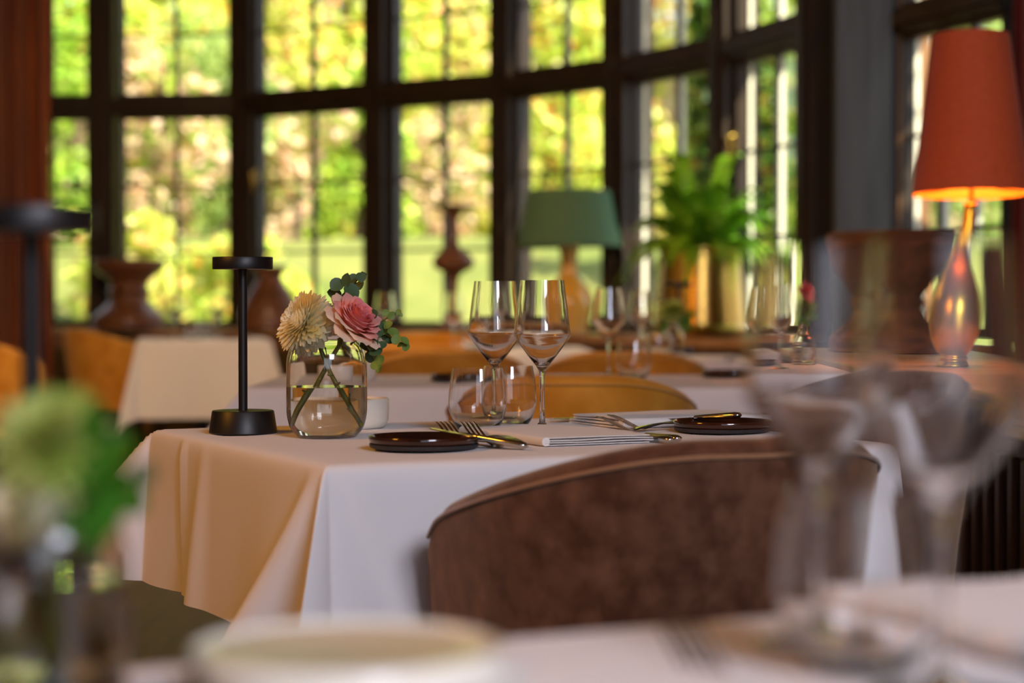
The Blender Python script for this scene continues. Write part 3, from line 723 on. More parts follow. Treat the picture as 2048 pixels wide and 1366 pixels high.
# ================================================================ chairs
def chair_proto(name, label, vel, pip, top=.802, arm=.690):
    t = thing(name, label, 'chair')
    A_, B_, ARM, TH = .228, .25, .09, .055
    per = []
    Larc = PI*.5*(A_+B_)
    tot = 2*ARM+Larc; CR = .075
    sm = [CR*(1-math.cos(PI/2*i/9)) for i in range(9)]; sm = sm + [CR+(tot-2*CR)*i/60 for i in range(61)] + [tot-q_ for q_ in reversed(sm)]
    NS = len(sm)-1
    for i, s in enumerate(sm):
        if s < ARM: x, y, nx, ny = -A_, ARM-s, -1, 0
        elif s > ARM+Larc: x, y, nx, ny = A_, s-ARM-Larc, 1, 0
        else:
            ph = (s-ARM)/Larc*PI; x, y = -A_*math.cos(ph), -B_*math.sin(ph)
            nx, ny = -math.cos(ph)/A_, -math.sin(ph)/B_; l = math.hypot(nx, ny); nx /= l; ny /= l
        per.append((x, y, nx, ny, abs(2*s/tot-1), min(s, tot-s)))
    vs = []; K = None; rim = []
    for i, (x, y, nx, ny, f, de) in enumerate(per):
        h = top-(top-arm)*smoothstep(.12, 1.1, f)
        if de < CR: h -= CR*(1-math.sqrt(max(0, 1-((CR-de)/CR)**2)))
        th = TH*(.45+.55*smoothstep(0, .022, de))
        sec = []
        for zf in (0, .15, .4, .7, .9): sec.append((th*.5+.0*zf, .33+(h-th*.5-.33)*zf))
        for k_ in range(7):
            a = PI*k_/6; sec.append((th*.5*math.cos(a), h-th*.5+th*.5*math.sin(a)))
        for zf in (.9, .7, .4, .15, 0): sec.append((-th*.5, .33+(h-th*.5-.33)*zf))
        K = len(sec)
        for (o, z) in sec:
            lean = .045*smoothstep(.33, .80, z)*(1-.6*smoothstep(.5, 1, f))
            vs.append((x+nx*(o+lean), y+ny*(o+lean), z))
        zz = h-.019; lean = .045*smoothstep(.33, .80, zz)*(1-.6*smoothstep(.5, 1, f)); oo = th*.5+.001
        if 4 < i < NS-4: rim.append((x+nx*(oo+lean), y+ny*(oo+lean), zz))
    fs = []
    for i in range(NS):
        for j in range(K-1): fs.append((i*K+j, i*K+j+1, (i+1)*K+j+1, (i+1)*K+j))
        fs.append((i*K+K-1, i*K, (i+1)*K, (i+1)*K+K-1))
    fs.append(tuple(range(K-1, -1, -1))); fs.append(tuple(NS*K+j for j in range(K)))
    bk = obj('backrest', mesh('backrest', vs, fs, 70), vel, t)
    MB().tube(rim, .0028, 6).build('piping', pip, bk, smooth=180)
    # seat cushion
    n_ = 40; sv = []
    rings = [(.90, .33), (1.0, .35), (1.0, .42), (.97, .445), (.85, .46), (.4, .468)]
    for (k_, z) in rings:
        for i in range(n_):
            th = 2*PI*i/n_; c, s = math.cos(th), math.sin(th)
            px = .200*k_*math.copysign(abs(c)**.6, c); py = .02+.225*k_*math.copysign(abs(s)**.6, s); sv.append((px, py, z))
    sf = []
    for j in range(len(rings)-1):
        for i in range(n_): sf.append((j*n_+i, j*n_+(i+1) % n_, (j+1)*n_+(i+1) % n_, (j+1)*n_+i))
    sf.append(tuple(reversed(range(n_)))); sf.append(tuple((len(rings)-1)*n_+i for i in range(n_)))
    obj('seat', mesh('seat', sv, sf, 70), vel, t)
    for sx in (-1, 1):
        for sy in (-1, 1):
            MB().tube([(sx*.19, .02+sy*.20, 0), (sx*.155, .02+sy*.16, .34)], [.012, .02], 8).build('leg', MAT['leg'], t, smooth=60)
    return t
brown = chair_proto('barrel_chair', 'x', MAT['velvet_brown'], MAT['piping_brown']); ub = [False]
gold = chair_proto('barrel_chair', 'x', MAT['velvet_gold'], MAT['piping_gold']); ug = [False]
CG = 'velvet barrel chairs in the dining room'
# the chair faces +Y; its back is towards -Y
def chair_at(kind, x, y, rz, label):
    if kind == 'b': return place(brown, ub, (x, y, 0), rz, label, CG)
    return place(gold, ug, (x, y, 0), rz, label, CG)
chair_at('b', .165, 2.60, ANG, 'large brown velvet barrel chair seen from behind in the foreground')
chair_at('b', .56, 3.80, ANG+PI/2, 'brown velvet barrel chair at the right end of the middle table')
chair_at('g', .135, 4.58, 0.0, 'golden velvet barrel chair right behind the two clear tumblers')
chair_at('g', -.30, 7.45, -.15, 'amber velvet chair back seen to the right of the eucalyptus')
chair_at('g', -.23, 6.72, .1, 'golden velvet chair at the far table behind the left wine glass')
chair_at('g', .37, 6.56, -.05, 'golden velvet chair back behind the lone wine glass of the second row')
chair_at('g', -.42, 9.75, PI, 'farthest amber velvet chair, beyond the table below the candlestick')
chair_at('g', -2.28, 11.62, -1.0, 'golden velvet chair beside the small corner table at the left')
chair_at('g', -2.42, 9.3, -.6, 'golden velvet chair cut off by the left edge of the picture')

# ================================================================ tableware prototypes
def wine_mesh():
    out = [(0, 0), (.037, 0), (.0385, .0012), (.037, .0022), (.022, .004), (.010, .008), (.0048, .014), (.0040, .03), (.0038, .06), (.0040, .088), (.0052, .096), (.010, .1045), (.024, .122), (.0395, .143), (.0455, .1525), (.0463, .157), (.0452, .163), (.0415, .195), (.0375, .226), (.0352, .2435)]
    inn = [(.0346, .2435), (.0368, .226), (.0408, .195), (.0444, .163), (.0454, .157), (.0447, .1532), (.0387, .144), (.0232, .1232), (.0080, .1075), (0, .104)]
    q = MB().lathe(out+inn, 56); return mesh('wine_glass', q.v, q.f, 60)
def tumbler_mesh():
    out = curve_prof([(0, 0), (.024, 0), (.031, .003), (.040, .016), (.0462, .036), (.0470, .050), (.0448, .075), (.0402, .102)], 4)
    inn = curve_prof([(.0392, .102), (.0438, .075), (.0459, .050), (.0450, .037), (.0385, .018), (.029, .0075), (.02, .006), (0, .006)], 4)
    q = MB().lathe(out+inn, 56); return mesh('tumbler', q.v, q.f, 60)
WG = wine_mesh(); WG.materials.append(MAT['glass']); TG = tumbler_mesh(); TG.materials.append(MAT['glass'])
def wine(x, y, label, z=.7515): return tag(obj('wine_glass', WG, None, None, (x, y, z)), label, 'wine glass', 'wine glasses on the tables')
def tumbler(x, y, label, z=.7515): return tag(obj('tumbler', TG, None, None, (x, y, z)), label, 'glass', 'water tumblers on the tables')
def plate_proto():
    t = thing('plate', 'x', 'plate')
    MB().lathe([(0, .004), (.072, .004), (.076, .006), (.079, .011), (.0795, .0165), (.078, .0180), (.0755, .0165), (.073, .0105), (.069, .0085), (0, .0080)], 64).build('glazed_dish', MAT['glaze'], t, smooth=60)
    MB().lathe([(0, 0), (.074, 0), (.0775, .002), (.0785, .0062), (.076, .0062), (.0755, .004), (0, .004)], 64).build('unglazed_foot', MAT['stone_foot'], t, smooth=60)
    return t
plp = plate_proto(); upl = [False]
def plate(x, y, label, z=.7515): return place(plp, upl, (x, y, z), random.uniform(0, 6), label, 'dark bread plates')
def bowl_proto():
    t = thing('ceramic_dish', 'x', 'dish')
    MB().lathe([(0, 0), (.074, 0), (.079, .003), (.083, .012), (.084, .030), (.0838, .047), (.0825, .0485), (.0805, .047), (.080, .040), (0, .040)], 64).build('dish', MAT['ceramic'], t, smooth=50)
    MB().lathe([(0, .0405), (.078, .0405), (.078, .0435), (.060, .0455), (.056, .043), (0, .0425)], 48).build('amber_filling', MAT['amber'], t, smooth=50)
    return t
bwp = bowl_proto(); ubw = [False]
def dish(x, y, label): return place(bwp, ubw, (x, y, .7515), 0, label, 'white ceramic dishes')

def strip(mb, pts, wid, th=.0018):
    """flat bar through pts (Vector) with half width wid[i], lying in xy"""
    n_ = len(pts); vs = []
    for i, q in enumerate(pts):
        t = (pts[min(i+1, n_-1)]-pts[max(i-1, 0)]).normalized(); s = Vector((0, 0, 1)).cross(t).normalized(); u_ = t.cross(s)
        for (a, b) in ((-1, -1), (1, -1), (1, 1), (-1, 1)): vs.append(q+s*wid[i]*a+u_*th*.5*b)
    fs = []
    for i in range(n_-1):
        for k_ in range(4): fs.append((i*4+k_, i*4+(k_+1) % 4, (i+1)*4+(k_+1) % 4, (i+1)*4+k_))
    fs += [(3, 2, 1, 0), tuple((n_-1)*4+k_ for k_ in range(4))]
    mb.add(vs, fs)
def fork_proto():
    t = thing('fork', 'x', 'fork')
    def z(y): return .0025+.010*math.sin(PI*min(1, max(0, (y)/.15)))+(0 if y < .15 else 0)+(.024*smoothstep(.145, .215, y))
    q = MB(); ys = [0, .004, .012, .03, .06, .09, .115, .13, .142, .150, .157]
    wd = [.006, .0085, .0095, .0085, .006, .0042, .0036, .0048, .0085, .0118, .0125]
    strip(q, [Vector((0, y, z(y))) for y in ys], wd, .0028); q.build('handle', MAT['steel'], t, smooth=50)
    for k_ in range(4):
        x = (-1.5+k_)*.0070; tq = MB(); yy = [.155, .165, .18, .195, .207]
        strip(tq, [Vector((x, y, z(y))) for y in yy], [.0026, .0020, .0019, .0016, .0006], .0020); tq.build('tine', MAT['steel'], t, smooth=50)
    return t
fkp = fork_proto(); ufk = [False]
def knife_proto(Lh=.10, Lb=.12, bw=.0095):
    t = thing('knife', 'x', 'knife')
    q = MB(); ys = [0, .003, .01, .04, .07, Lh-.006, Lh]; rr = [.003, .0062, .0078, .0066, .0052, .0046, .0042]
    n_ = 12; vs = []
    for y, r_ in zip(ys, rr):
        for k_ in range(n_):
            a = 2*PI*k_/n_; vs.append((r_*math.cos(a)*1.15, y, .0062+r_*.72*math.sin(a)))
    fs = []
    for i in range(len(ys)-1):
        for k_ in range(n_): fs.append((i*n_+k_, (i+1)*n_+k_, (i+1)*n_+(k_+1) % n_, i*n_+(k_+1) % n_))
    fs += [tuple(range(n_)), tuple((len(ys)-1)*n_+k_ for k_ in range(n_-1, -1, -1))]
    q.add(vs, fs); q.build('handle', MAT['steel'], t, smooth=50)
    b = MB(); ys2 = [Lh-.002, Lh+.01, Lh+.05, Lh+Lb-.03, Lh+Lb-.008, Lh+Lb]
    strip(b, [Vector((-.001, y, .0055)) for y in ys2], [.004, bw*.8, bw, bw, bw*.6, .001], .0014); b.build('blade', MAT['steel'], t, smooth=40)
    return t
knp = knife_proto(); ukn = [False]
bkp = knife_proto(.085, .075, .0085); bkp.name = 'butter_knife'; ubk = [False]
def lay(proto, used, a, b, label, group, z0=.7515, z1=None):
    """lay a piece of cutlery from handle end a towards b"""
    a = Vector(a); b = Vector(b); d = b-a
    r_ = place(proto, used, (a.x, a.y, z0), math.atan2(d.y, d.x)-PI/2, label, group)
    if z1 is not None: r_.rotation_euler = (math.asin(max(-1, min(1, (z1-z0)/d.length))), 0, math.atan2(d.y, d.x)-PI/2)
    return r_
def napkin_mesh(seed, w_=.176, l_=.29, h_=.014):
    """napkin folded in layers: a stack of soft folded sheets, rolled fold on one long side"""
    r = random.Random(seed); q = MB(); nl = 4
    for k_ in range(nl):
        z0 = k_*h_/nl; nx, ny = 10, 12; vs = []; fs = []
        off = r.uniform(-.004, .004); th = h_/nl*.92
        for s_ in (0, 1):
            for i in range(nx+1):
                for j in range(ny+1):
                    fx = i/nx; fy = j/ny; x = -w_/2+w_*fx; y = -l_/2+l_*fy
                    e = min(fx, 1-fx, fy, 1-fy)
                    zz = z0+(th if s_ else 0)+.0016*math.sin(7*fx+seed+k_)*math.sin(5*fy+k_)*(k_/nl) - (0.0011*(1-smoothstep(0, .06, e)) if s_ else -0.0009*(1-smoothstep(0, .06, e)))
                    vs.append((x+off*(1 if fx > .5 else 0), y+off*.6*(1 if fy > .5 else -1), max(0.0002, zz)))
        o = (nx+1)*(ny+1)
        for i in range(nx):
            for j in range(ny):
                a = i*(ny+1)+j; b = a+ny+1; fs.append((a, a+1, b+1, b)); fs.append((o+a, o+b, o+b+1, o+a+1))
        bd = [i*(ny+1) for i in range(nx+1)]+[nx*(ny+1)+j for j in range(1, ny+1)]+[i*(ny+1)+ny for i in range(nx-1, -1, -1)]+[j for j in range(ny-1, 0, -1)]
        for m_, n2 in zip(bd, bd[1:]+bd[:1]): fs.append((m_, n2, o+n2, o+m_))
        q.add(vs, fs)
    # the rolled fold joining the layers along one side
    pts = [(-w_/2+.001, -l_/2+l_*j/10, h_/2) for j in range(11)]
    q.tube(pts, h_*.47, 10)
    me = mesh('napkin', q.v, q.f, 50); me.materials.append(MAT['napkin']); return me
NM = [napkin_mesh(1), napkin_mesh(2, h_=.018), napkin_mesh(3, .16, .24)]
def napkin(x, y, rz, label, k_=0, z=.7515): return tag(obj('napkin', NM[k_], None, None, (x, y, z), (0, 0, rz)), label, 'napkin', 'folded linen napkins')

def led_lamp_proto():
    t = thing('table_lamp', 'x', 'lamp')
    MB().lathe([(0, 0), (.053, 0), (.0542, .0015), (.0492, .0345), (.0480, .036), (0, .036)], 56).build('base', MAT['black'], t, smooth=40)
    MB().lathe([(0, .035), (.0072, .035), (.0072, .262), (0, .262)], 20).build('pole', MAT['black'], t, smooth=40)
    hd = MB().lathe([(.0455, .2605), (.0474, .2605), (.0478, .262), (.0478, .2785), (.0470, .2797), (0, .2797), (0, .262), (.0455, .262)], 56).build('head', MAT['black'], t, smooth=40)
    MB().lathe([(.0074, .2608), (.0453, .2608), (.0453, .263), (.0074, .263)], 48, loop=True).build('diffuser', MAT['diffuser'], hd, smooth=40)
    return t
ldp = led_lamp_proto(); uld = [False]
def led(x, y, label): return place(ldp, uld, (x, y, .7515), 0, label, 'small black table lamps')

# ---------------------------------------------------------------- flowers
def rose(name, label, loc, axis, R=.042, N_=34, mats=('rose_in', 'rose_mid', 'rose_out'), seed=1, group=None):
    t = thing(name, label, 'flower', loc); 
    t.rotation_euler = Vector(axis).to_track_quat('Z', 'Y').to_euler()
    r = random.Random(seed)
    MB().lathe(curve_prof([(0, -.006), (.008, -.004), (.012, .004), (.008, .012), (0, .014)], 3), 12).build('calyx', MAT['stem'], t, smooth=180)
    for i in range(N_):
        f = i/(N_-1); az = i*2.399963+r.uniform(-.2, .2)
        h = R*(.62+.42*f)*r.uniform(.92, 1.06); psi = math.radians(4+60*f**1.35); r0 = R*(.04+.16*f); wid = math.radians(92-28*f)*r.uniform(.9, 1.1)
        curl = math.radians(10+50*f)
        nu, nv = 8, 9; vs = []; rho = r0; z = .004+R*.22*(1-f)
        prevv = 0; ring = []
        for j in range(nv+1):
            v_ = j/nv; ps = psi*(1.25-.55*v_ if f < .5 else 1.15-.3*v_) + curl*v_**4 - (0.25*(1-f))*v_
            if j: rho += math.sin(ps)*h/nv; z += math.cos(ps)*h/nv
            ring.append((max(rho, .0008), z, v_))
        for (rh, z_, v_) in ring:
            shp = ((v_+.08)/.63)**.55 if v_ < .55 else math.sqrt(max(0, 1-((v_-.55)/.47)**2.6*.93))
            for k_ in range(nu+1):
                u_ = -1+2*k_/nu; a = az+u_*wid*shp*min(1.3, (R*.42)/max(rh, R*.30))
                wob = .0012*math.sin(5*u_+i)*v_
                vs.append(((rh+wob-.002*u_*u_*v_)*math.cos(a), (rh+wob-.002*u_*u_*v_)*math.sin(a), z_-.003*u_*u_*v_*v_))
        fs = [(j*(nu+1)+k_, j*(nu+1)+k_+1, (j+1)*(nu+1)+k_+1, (j+1)*(nu+1)+k_) for j in range(nv) for k_ in range(nu)]
        m_ = MAT[mats[0]] if f < .45 else (MAT[mats[1]] if f < .78 else MAT[mats[2]])
        obj('petal', mesh('petal', vs, fs, 180), m_, t)
    return t
def mum(name, label, loc, axis, R=.045, N_=260, m='petal_cream', seed=2, reach=118):
    t = thing(name, label, 'flower', loc); t.rotation_euler = Vector(axis).to_track_quat('Z', 'Y').to_euler()
    r = random.Random(seed); q = MB()
    for i in range(N_):
        f = (i+.5)/N_; pol = math.radians(reach)*f**.62; az = i*2.399963+r.uniform(-.08, .08)
        L_ = R*(.42+.58*min(1, f*2.4)**.8)*r.uniform(.9, 1.06); w_ = R*.125*(.7+.5*f)
        d = Vector((math.sin(pol)*math.cos(az), math.sin(pol)*math.sin(az), math.cos(pol)))
        ax = Vector((0, 0, 1)); side = d.cross(ax)
        if side.length < .05: side = Vector((1, 0, 0))
        side.normalize(); nrm = side.cross(d)
        cup = (.25-.5*f)*R*.5
        base = d*R*.10; vs = []
        for (s_, wf, lift) in ((0, .45, 0), (.35, .9, .35), (.7, 1.05, .8), (.92, .7, .95), (1.0, .15, .9)):
            c = base+d*(L_*s_)-nrm*cup*lift*(-1)
            e = nrm*w_*.35
            vs += [c-side*w_*wf+e*wf, c, c+side*w_*wf+e*wf]
        fs = []
        for j in range(4):
            for k_ in range(2): a = j*3+k_; fs.append((a, a+1, a+4, a+3))
        q.add(vs, fs)
    q.build('petals', MAT[m], t, smooth=180)['kind'] = 'stuff'
    MB().lathe(curve_prof([(0, -.012), (.006, -.010), (.013, -.002), (.010, .006), (0, .008)], 3), 12).build('calyx', MAT['stem'], t, smooth=180)
    return t
def leaf_disc(cup=.25, long=1.0):
    n_ = 12; vs = [(0, 0, 0)]; fs = []
    for ring_, k_ in ((1, .55), (2, 1.0)):
        for i in range(n_):
            a = 2*PI*i/n_; x = k_*math.cos(a)*long; y = k_*math.sin(a)
            x += .12*k_ if (i == 0 and ring_ == 2) else 0
            vs.append((x, y, cup*k_*k_*abs(math.sin(a))*.9-.1*k_))
    for i in range(n_): fs.append((0, 1+i, 1+(i+1) % n_)); fs.append((1+i, 1+n_+i, 1+n_+(i+1) % n_, 1+(i+1) % n_))
    return mesh('leaf', vs, fs, 180)
LD = leaf_disc(); LD.materials.append(MAT['euca']); LD2 = leaf_disc(.3, 1.15); LD2.materials.append(MAT['euca_l']); LD3 = leaf_disc(.3, 1.7); LD3.materials.append(MAT['green_leaf'])
def sprig(name, label, stems, leaves, dd, seed):
    """stems: lists of pixel points; leaves: (px, py, radius_px, kind)"""
    r = random.Random(seed); base = P(stems[0][0][0], stems[0][0][1], dd)
    t = thing(name, label, 'leaves', base)
    for s_ in stems:
        pts = [P(x, y, dd+.004*math.sin(i*1.3))-base for i, (x, y) in enumerate(s_)]
        MB().tube(pts, [.0016*(1-.5*i/len(pts)) for i in range(len(pts))], 6).build('stem', MAT['stem'], t, smooth=180)
    for (x, y, rp, k_) in leaves:
        d = dd+r.uniform(-.018, .018); rr = rp/FPX*d
        n_ = Vector((r.uniform(-.5, .5), -1+r.uniform(0, .55), r.uniform(-.2, .7))).normalized()
        e = n_.to_track_quat('Z', 'Y').to_euler()
        o = obj('leaf', (LD, LD2, LD3)[k_], None, t, P(x, y, d)-base, e, (rr, rr, rr))
        o.rotation_euler.rotate_axis('Z', r.uniform(0, 6.28))
    return t
def jar_vase(name, label, loc, prof_o, prof_i, water_h, prof_w):
    t = thing(name, label, 'vase', loc)
    MB().lathe(prof_o+prof_i, 64).build('glass_body', MAT['glass'], t, smooth=60)
    if prof_w: MB().lathe(prof_w, 64).build('water', MAT['water'], t, smooth=40)
    return t

# ================================================================ on the middle table
vx, vy = -.286, 3.086
JO = curve_prof([(0, 0), (.040, 0), (.047, .003), (.056, .014), (.0612, .032), (.0624, .055), (.0622, .10), (.0612, .122), (.0560, .140), (.0470, .150), (.0420, .154), (.0415, .158), (.0430, .166)], 5)
JI = curve_prof([(.0412, .166), (.0397, .158), (.0402, .153), (.0455, .1475), (.0540, .138), (.0590, .121), (.0600, .10), (.0602, .055), (.0590, .034), (.0540, .018), (.045, .009), (.036, .007), (0, .007)], 5)
wl_ = .078
WP = [(0, .0066)] + [(r_+.0004, z_) for (r_, z_) in reversed(JI) if z_ < wl_ and r_ > .02 and z_ > .0069] + [(.0606, wl_), (0, wl_)]
jar_vase('flower_vase', 'round-shouldered clear glass vase half full of water on the middle table', (vx, vy, .7515), JO, JI, wl_, WP)
def stem_obj(label, pts, rad, nubs=()):
    q = MB(); q.tube(pts, rad, 10)
    for (pt, d_) in nubs: q.tube([pt, Vector(pt)+Vector(d_)], [.0028, .0012], 6)
    return q
# rose and chrysanthemum with their stems
ro = rose('rose', 'pink garden rose with peach outer petals in the glass vase', P(694, 664, 3.055), (.62, -.42, .75), R=.052, N_=48, seed=5)
st1 = [P(684, 678, 3.075), P(672, 700, 3.085), P(645, 748, 3.09), P(625, 785, 3.085), P(606, 822, 3.08), P(594, 846, 3.075)]
def as_child(q, root, name, m):
    Mx = (Matrix.Translation(root.location) @ root.rotation_euler.to_matrix().to_4x4()).inverted()
    q.v = [tuple(Mx @ Vector(v)) for v in q.v]; return q.build(name, m, root, smooth=180)
as_child(stem_obj('', st1, [.0036, .0036, .0038, .004, .004, .004], [(P(636, 764, 3.088), (.006, -.004, .006)), (P(624, 786, 3.085), (-.006, -.003, .005))]), ro, 'stem', MAT['stem'])
mu = mum('chrysanthemum', 'cream and yellow chrysanthemum on the left of the glass vase', P(612, 648, 3.07), (-.72, -.45, .42), R=.047, N_=420)
st2 = [P(634, 665, 3.075), P(642, 700, 3.08), P(660, 745, 3.065), P(680, 785, 3.06), P(700, 822, 3.06), P(722, 852, 3.065)]
as_child(stem_obj('', st2, [.0034, .0034, .0036, .0038, .004, .0042], [(P(664, 752, 3.063), (-.007, -.003, .002)), (P(672, 770, 3.06), (.006, -.004, .004)), (P(706, 832, 3.06), (-.012, -.004, .012)), (P(692, 805, 3.06), (.003, -.004, .014))]), mu, 'stem', MAT['stem'])
sprig('eucalyptus_sprig', 'dark round-leaved eucalyptus sprig standing up behind the rose', [[(690, 640), (684, 605), (690, 580), (706, 566), (722, 552)], [(650, 690), (655, 720), (636, 775)]],
      [(674, 569, 15, 0), (693, 561, 14, 0), (707, 557, 11, 0), (722, 554, 11, 0), (720, 570, 11, 0), (703, 581, 17, 0), (670, 588, 15, 0), (694, 597, 14, 0), (711, 574, 10, 0), (684, 606, 12, 0), (728, 548, 7, 0)], 3.10, 3)
sprig('eucalyptus_sprig', 'drooping light green eucalyptus sprig hanging right of the rose', [[(700, 690), (728, 668), (750, 645), (768, 640), (785, 629), (797, 624)], [(750, 650), (772, 668), (790, 680), (811, 690)], [(728, 672), (740, 700), (752, 722), (757, 738)]],
      [(747, 628, 10, 0), (757, 646, 12, 0), (764, 655, 14, 1), (770, 672, 12, 0), (786, 664, 11, 1), (792, 679, 10, 1), (801, 690, 7, 1), (809, 681, 9, 1), (812, 694, 8, 1), (783, 631, 8, 1), (771, 626, 8, 1), (797, 624, 6, 1), (800, 629, 5, 1), (776, 650, 9, 1),
       (737, 678, 15, 0), (731, 693, 13, 0), (752, 702, 15, 0), (742, 713, 13, 0), (759, 720, 11, 1), (749, 731, 9, 1), (758, 738, 8, 1), (745, 688, 14, 0), (764, 690, 10, 0), (778, 682, 8, 0), (756, 664, 12, 0)], 3.06, 4)

led(-.428, 3.18, 'black metal table lamp with a flat round head on the middle table')
dq = T(.283, .69); dish(dq.x, dq.y, 'round white ceramic dish half hidden behind the rose vase')
wine(.049, 3.239, 'right-hand clear wine glass of the pair on the middle table')
wine(-.029, 3.39, 'left-hand clear wine glass of the pair on the middle table')
tumbler(-.0555, 3.213, 'left, nearer clear tumbler on the middle table')
tumbler(-.0058, 3.325, 'right, farther clear tumbler behind the pair of wine glasses')
pq = (-.126, 2.862); plate(pq[0], pq[1], 'dark brown glazed bread plate at the left front of the middle table')
plate(.340, 3.228, 'dark brown glazed bread plate at the right end of the middle table')
def lay_t(proto, used, va, ua, vb, ub_, label, group, **k_):
    a = C0+vv*va+uu*ua; b = C0+vv*vb+uu*ub_; return lay(proto, used, a, b, label, group, **k_)
FG = 'steel forks'; KG = 'steel knives'
lay_t(fkp, ufk, .322, .150, .324, .36, 'steel fork nearest the left front bread plate', FG)
lay_t(fkp, ufk, .352, .135, .358, .35, 'steel fork between the left front bread plate and its napkin', FG)
lay(bkp, ubk, (.0205, 2.812), (-.115, 2.885), 'butter knife resting on the rim of the left front bread plate', KG, z0=.7515, z1=.7715)
na = T(.478, .285); napkin(na.x, na.y, ANG+PI, 'folded white napkin between forks and knives at the front of the middle table', 0).rotation_euler = (0, 0, ANG)
lay_t(knp, ukn, .604, .125, .608, .34, 'steel knife at the front, farther from the napkin', KG)
lay_t(knp, ukn, .580, .105, .584, .32, 'steel knife at the front, close beside the napkin', KG)
nb_ = Vector((.271, 3.42)); napkin(nb_.x, nb_.y, ANG+PI/2, 'folded napkin at the right end of the middle table with a rolled edge', 1).rotation_euler = (0, 0, ANG-PI/2+PI)
f1 = Vector((.325, 3.275)); lay(fkp, ufk, f1, f1-vv*.2, 'steel fork nearest the right bread plate', FG)
f2 = Vector((.345, 3.318)); lay(fkp, ufk, f2, f2-vv*.2, 'steel fork between the right bread plate and the rolled napkin', FG)
lay(bkp, ubk, (.372, 3.245), (.226, 3.345), 'butter knife lying over the right bread plate', KG, z0=.770, z1=.757)
k1 = Vector((.27, 3.572)); lay(knp, ukn, k1, k1-vv*.22, 'steel knife beyond the rolled napkin, farther one', KG)
k2 = Vector((.262, 3.545)); lay(knp, ukn, k2, k2-vv*.22, 'steel knife beyond the rolled napkin, nearer one', KG)

# ================================================================ second row and beyond
def X(px, d): return (px-1024)/FPX*d
wine(X(1217, 5.43), 5.43, 'lone clear wine glass standing on the second-row table')
tumbler(X(1268, 5.36), 5.36, 'clear tumbler beside the lone wine glass on the second-row table')
wine(X(1530, 5.2), 5.2, 'wine glass at the right end of the second-row table')
plate(X(922, 5.22), 5.22, 'small dark plate on the second-row table left of the golden chair')
plate(X(1462, 5.5), 5.5, 'small dark plate on the second-row table by the bud vase')
napkin(X(1170, 5.25), 5.25, .3, 'folded white napkin lying on the second-row table before the wine glass', 2)
dish(X(690, 5.28), 5.28, 'white ceramic dish on the second-row table')
# bud vase with rose
bx, by = X(1597, 5.58), 5.58
BO = curve_prof([(0, 0), (.038, 0), (.042, .004), (.042, .05), (.040, .085), (.026, .105), (.019, .118), (.019, .135), (.021, .138)], 4)
BI = curve_prof([(.0195, .138), (.0175, .134), (.0175, .118), (.0245, .104), (.0385, .084), (.0405, .05), (.040, .008), (.03, .006), (0, .006)], 4)
jar_vase('bud_vase', 'small clear bottle vase holding one pink rose on the second-row table', (bx, by, .7515), BO, BI, 0, [(0, .0058), (.0405, .0075), (.0409, .05), (.0405, .06), (0, .06)])
r2 = rose('rose', 'single deep pink rose in the small bottle vase', (bx+.004, by-.01, .965), (.05, -.55, .7), R=.034, N_=24, mats=('rose_deep', 'rose_deep', 'rose_in'), seed=9)
as_child(stem_obj('', [(bx+.004, by-.006, .962), (bx+.003, by, .90), (bx-.004, by+.004, .83), (bx-.012, by+.006, .762)], .0026), r2, 'stem', MAT['stem'])
sprig('leaf_sprig', 'small leaf sprig beside the single pink rose', [[(1597, 690), (1606, 660), (1615, 630), (1618, 600)]], [(1614, 632, 9, 2), (1622, 618, 8, 2), (1610, 610, 8, 2), (1603, 648, 8, 2), (1625, 640, 7, 2), (1590, 645, 7, 2)], 5.58, 8)
# third row
wine(X(907, 8.55), 8.55, 'far wine glass below the wooden candlestick')
wine(X(770, 8.7), 8.7, 'far wine glass seen just above the eucalyptus')
wine(X(1010, 8.7), 8.7, 'far wine glass seen through the left wine glass')
tumbler(X(945, 8.6), 8.6, 'far tumbler on the table below the candlestick')
napkin(X(850, 8.55), 8.55, .2, 'folded napkin on the far table below the candlestick', 2)
# narrow table
led(X(1357, 7.55), 7.55, 'small black lamp in front of the brass planter')
wine(X(1283, 7.2), 7.2, 'far wine glass on the narrow table left of the green posy')
tumbler(X(1316, 7.1), 7.1, 'far tumbler on the narrow table beside the green posy')
napkin(X(1400, 7.12), 7.12, 1.2, 'folded white napkin on the narrow table before the brass planter', 2)
px_, py_ = X(1345, 7.25), 7.25
jar_vase('bud_vase', 'small clear bottle vase with a green posy on the narrow table', (px_, py_, .7515), BO, BI, 0, None)
mm = mum('chrysanthemum', 'pale green pompon flower in the small vase before the brass planter', (px_, py_, .925), (0, -.3, 1), R=.052, N_=160, m='petal_green', seed=6, reach=120)
as_child(stem_obj('', [(px_, py_, .92), (px_+.004, py_, .85), (px_-.01, py_, .762)], .0026), mm, 'stem', MAT['stem'])
sprig('leaf_sprig', 'green leaves beside the pale green pompon flower', [[(1347, 670), (1362, 645), (1375, 632)]], [(1368, 640, 9, 2), (1380, 630, 8, 2), (1374, 652, 8, 2), (1330, 652, 8, 2)], 7.25, 12)
# corner table
for (pp_, dd_, lb) in ((350, 10.9, 'leftmost wine glass on the small corner table'), (437, 11.0, 'rightmost wine glass on the small corner table')):
    wine(X(pp_, dd_), dd_, lb)
for (pp_, dd_, lb) in ((385, 10.85, 'left tumbler on the small corner table'), (410, 11.15, 'right tumbler on the small corner table')):
    tumbler(X(pp_, dd_), dd_, lb)
plate(X(470, 10.9), 10.9, 'dark plate on the small corner table')

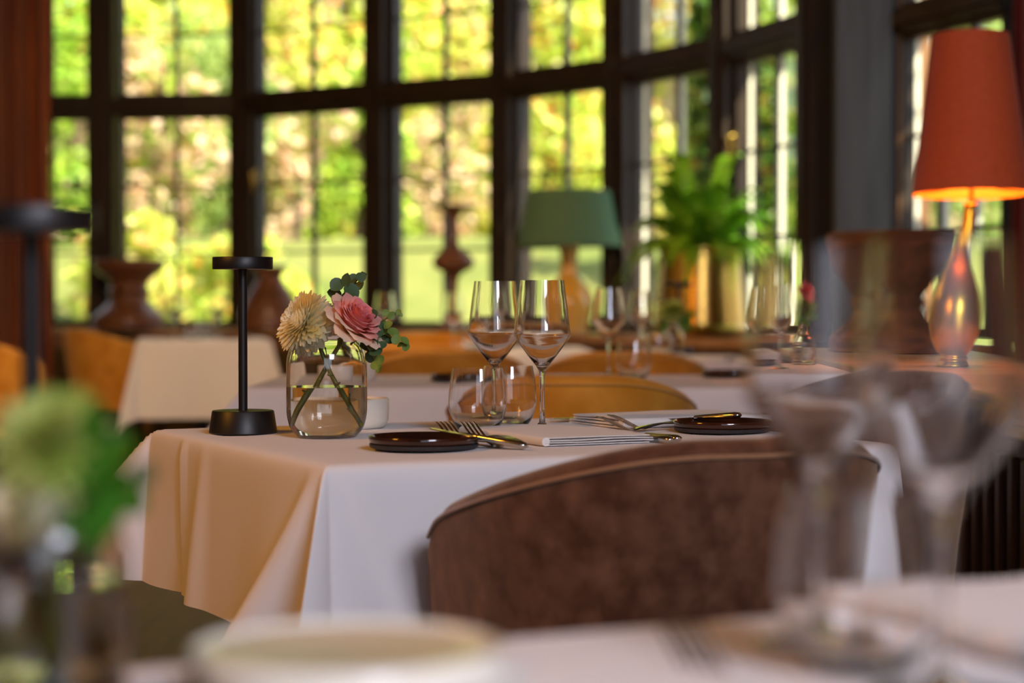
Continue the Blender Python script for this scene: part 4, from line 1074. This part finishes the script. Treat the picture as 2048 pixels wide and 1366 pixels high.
# ================================================================ foreground
wine(.188, 1.22, 'blurred left wine glass close to the camera')
wine(.228, 1.06, 'blurred right wine glass close to the camera')
tumbler(.198, 1.14, 'blurred tumbler between the two near wine glasses')
dish(-.088, 1.07, 'blurred white ceramic dish at the bottom edge').scale = (1, 1, .56)
napkin(.355, 1.25, ANG, 'blurred folded napkin at the lower right edge', 1)
napkin(.085, .965, ANG+.25, 'blurred folded napkin at the bottom edge beside the dish', 0)
plate(.362, 1.02, 'blurred dark plate in the lower right corner')
lay(fkp, ufk, (.150, .95), (.10, 1.13), 'blurred fork at the bottom edge near the wine glasses', FG)
led(-.353, 1.47, 'blurred black lamp at the left edge of the picture')
bx, by = -.255, 1.10
jar_vase('bottle_vase', 'blurred bottle vase with flowers at the lower left edge', (bx, by, .7505), BO, BI, 0, [(0, .0058), (.0405, .0075), (.0409, .05), (.0405, .06), (0, .06)])
m3 = mum('chrysanthemum', 'blurred pale green flower ball at the left edge', P(100, 890, 1.09), (-.1, -.6, .7), R=.034, N_=150, m='petal_green', seed=21, reach=130)
as_child(stem_obj('', [P(102, 900, 1.092), P(108, 990, 1.10), P(100, 1150, 1.10), P(90, 1350, 1.10)], .0026), m3, 'stem', MAT['stem'])
m4 = mum('chrysanthemum', 'smaller blurred cream flower below the near flower ball', P(40, 1010, 1.08), (-.5, -.7, .3), R=.022, N_=120, m='petal_cream', seed=22, reach=125)
as_child(stem_obj('', [P(44, 1016, 1.082), P(80, 1060, 1.10), P(95, 1160, 1.10), P(120, 1340, 1.10)], .0022), m4, 'stem', MAT['stem'])
sprig('leaf_sprig', 'blurred green leaves beside the near flower ball', [[(110, 1100), (170, 1000), (215, 880)], [(110, 1120), (220, 1040), (285, 960)]],
      [(205, 930, 46, 2), (190, 860, 34, 2), (250, 985, 38, 2), (285, 950, 30, 0), (205, 1040, 42, 2), (150, 1030, 44, 2), (225, 870, 26, 0), (165, 960, 44, 2), (120, 1090, 36, 1), (180, 1090, 30, 1)], 1.09, 31)
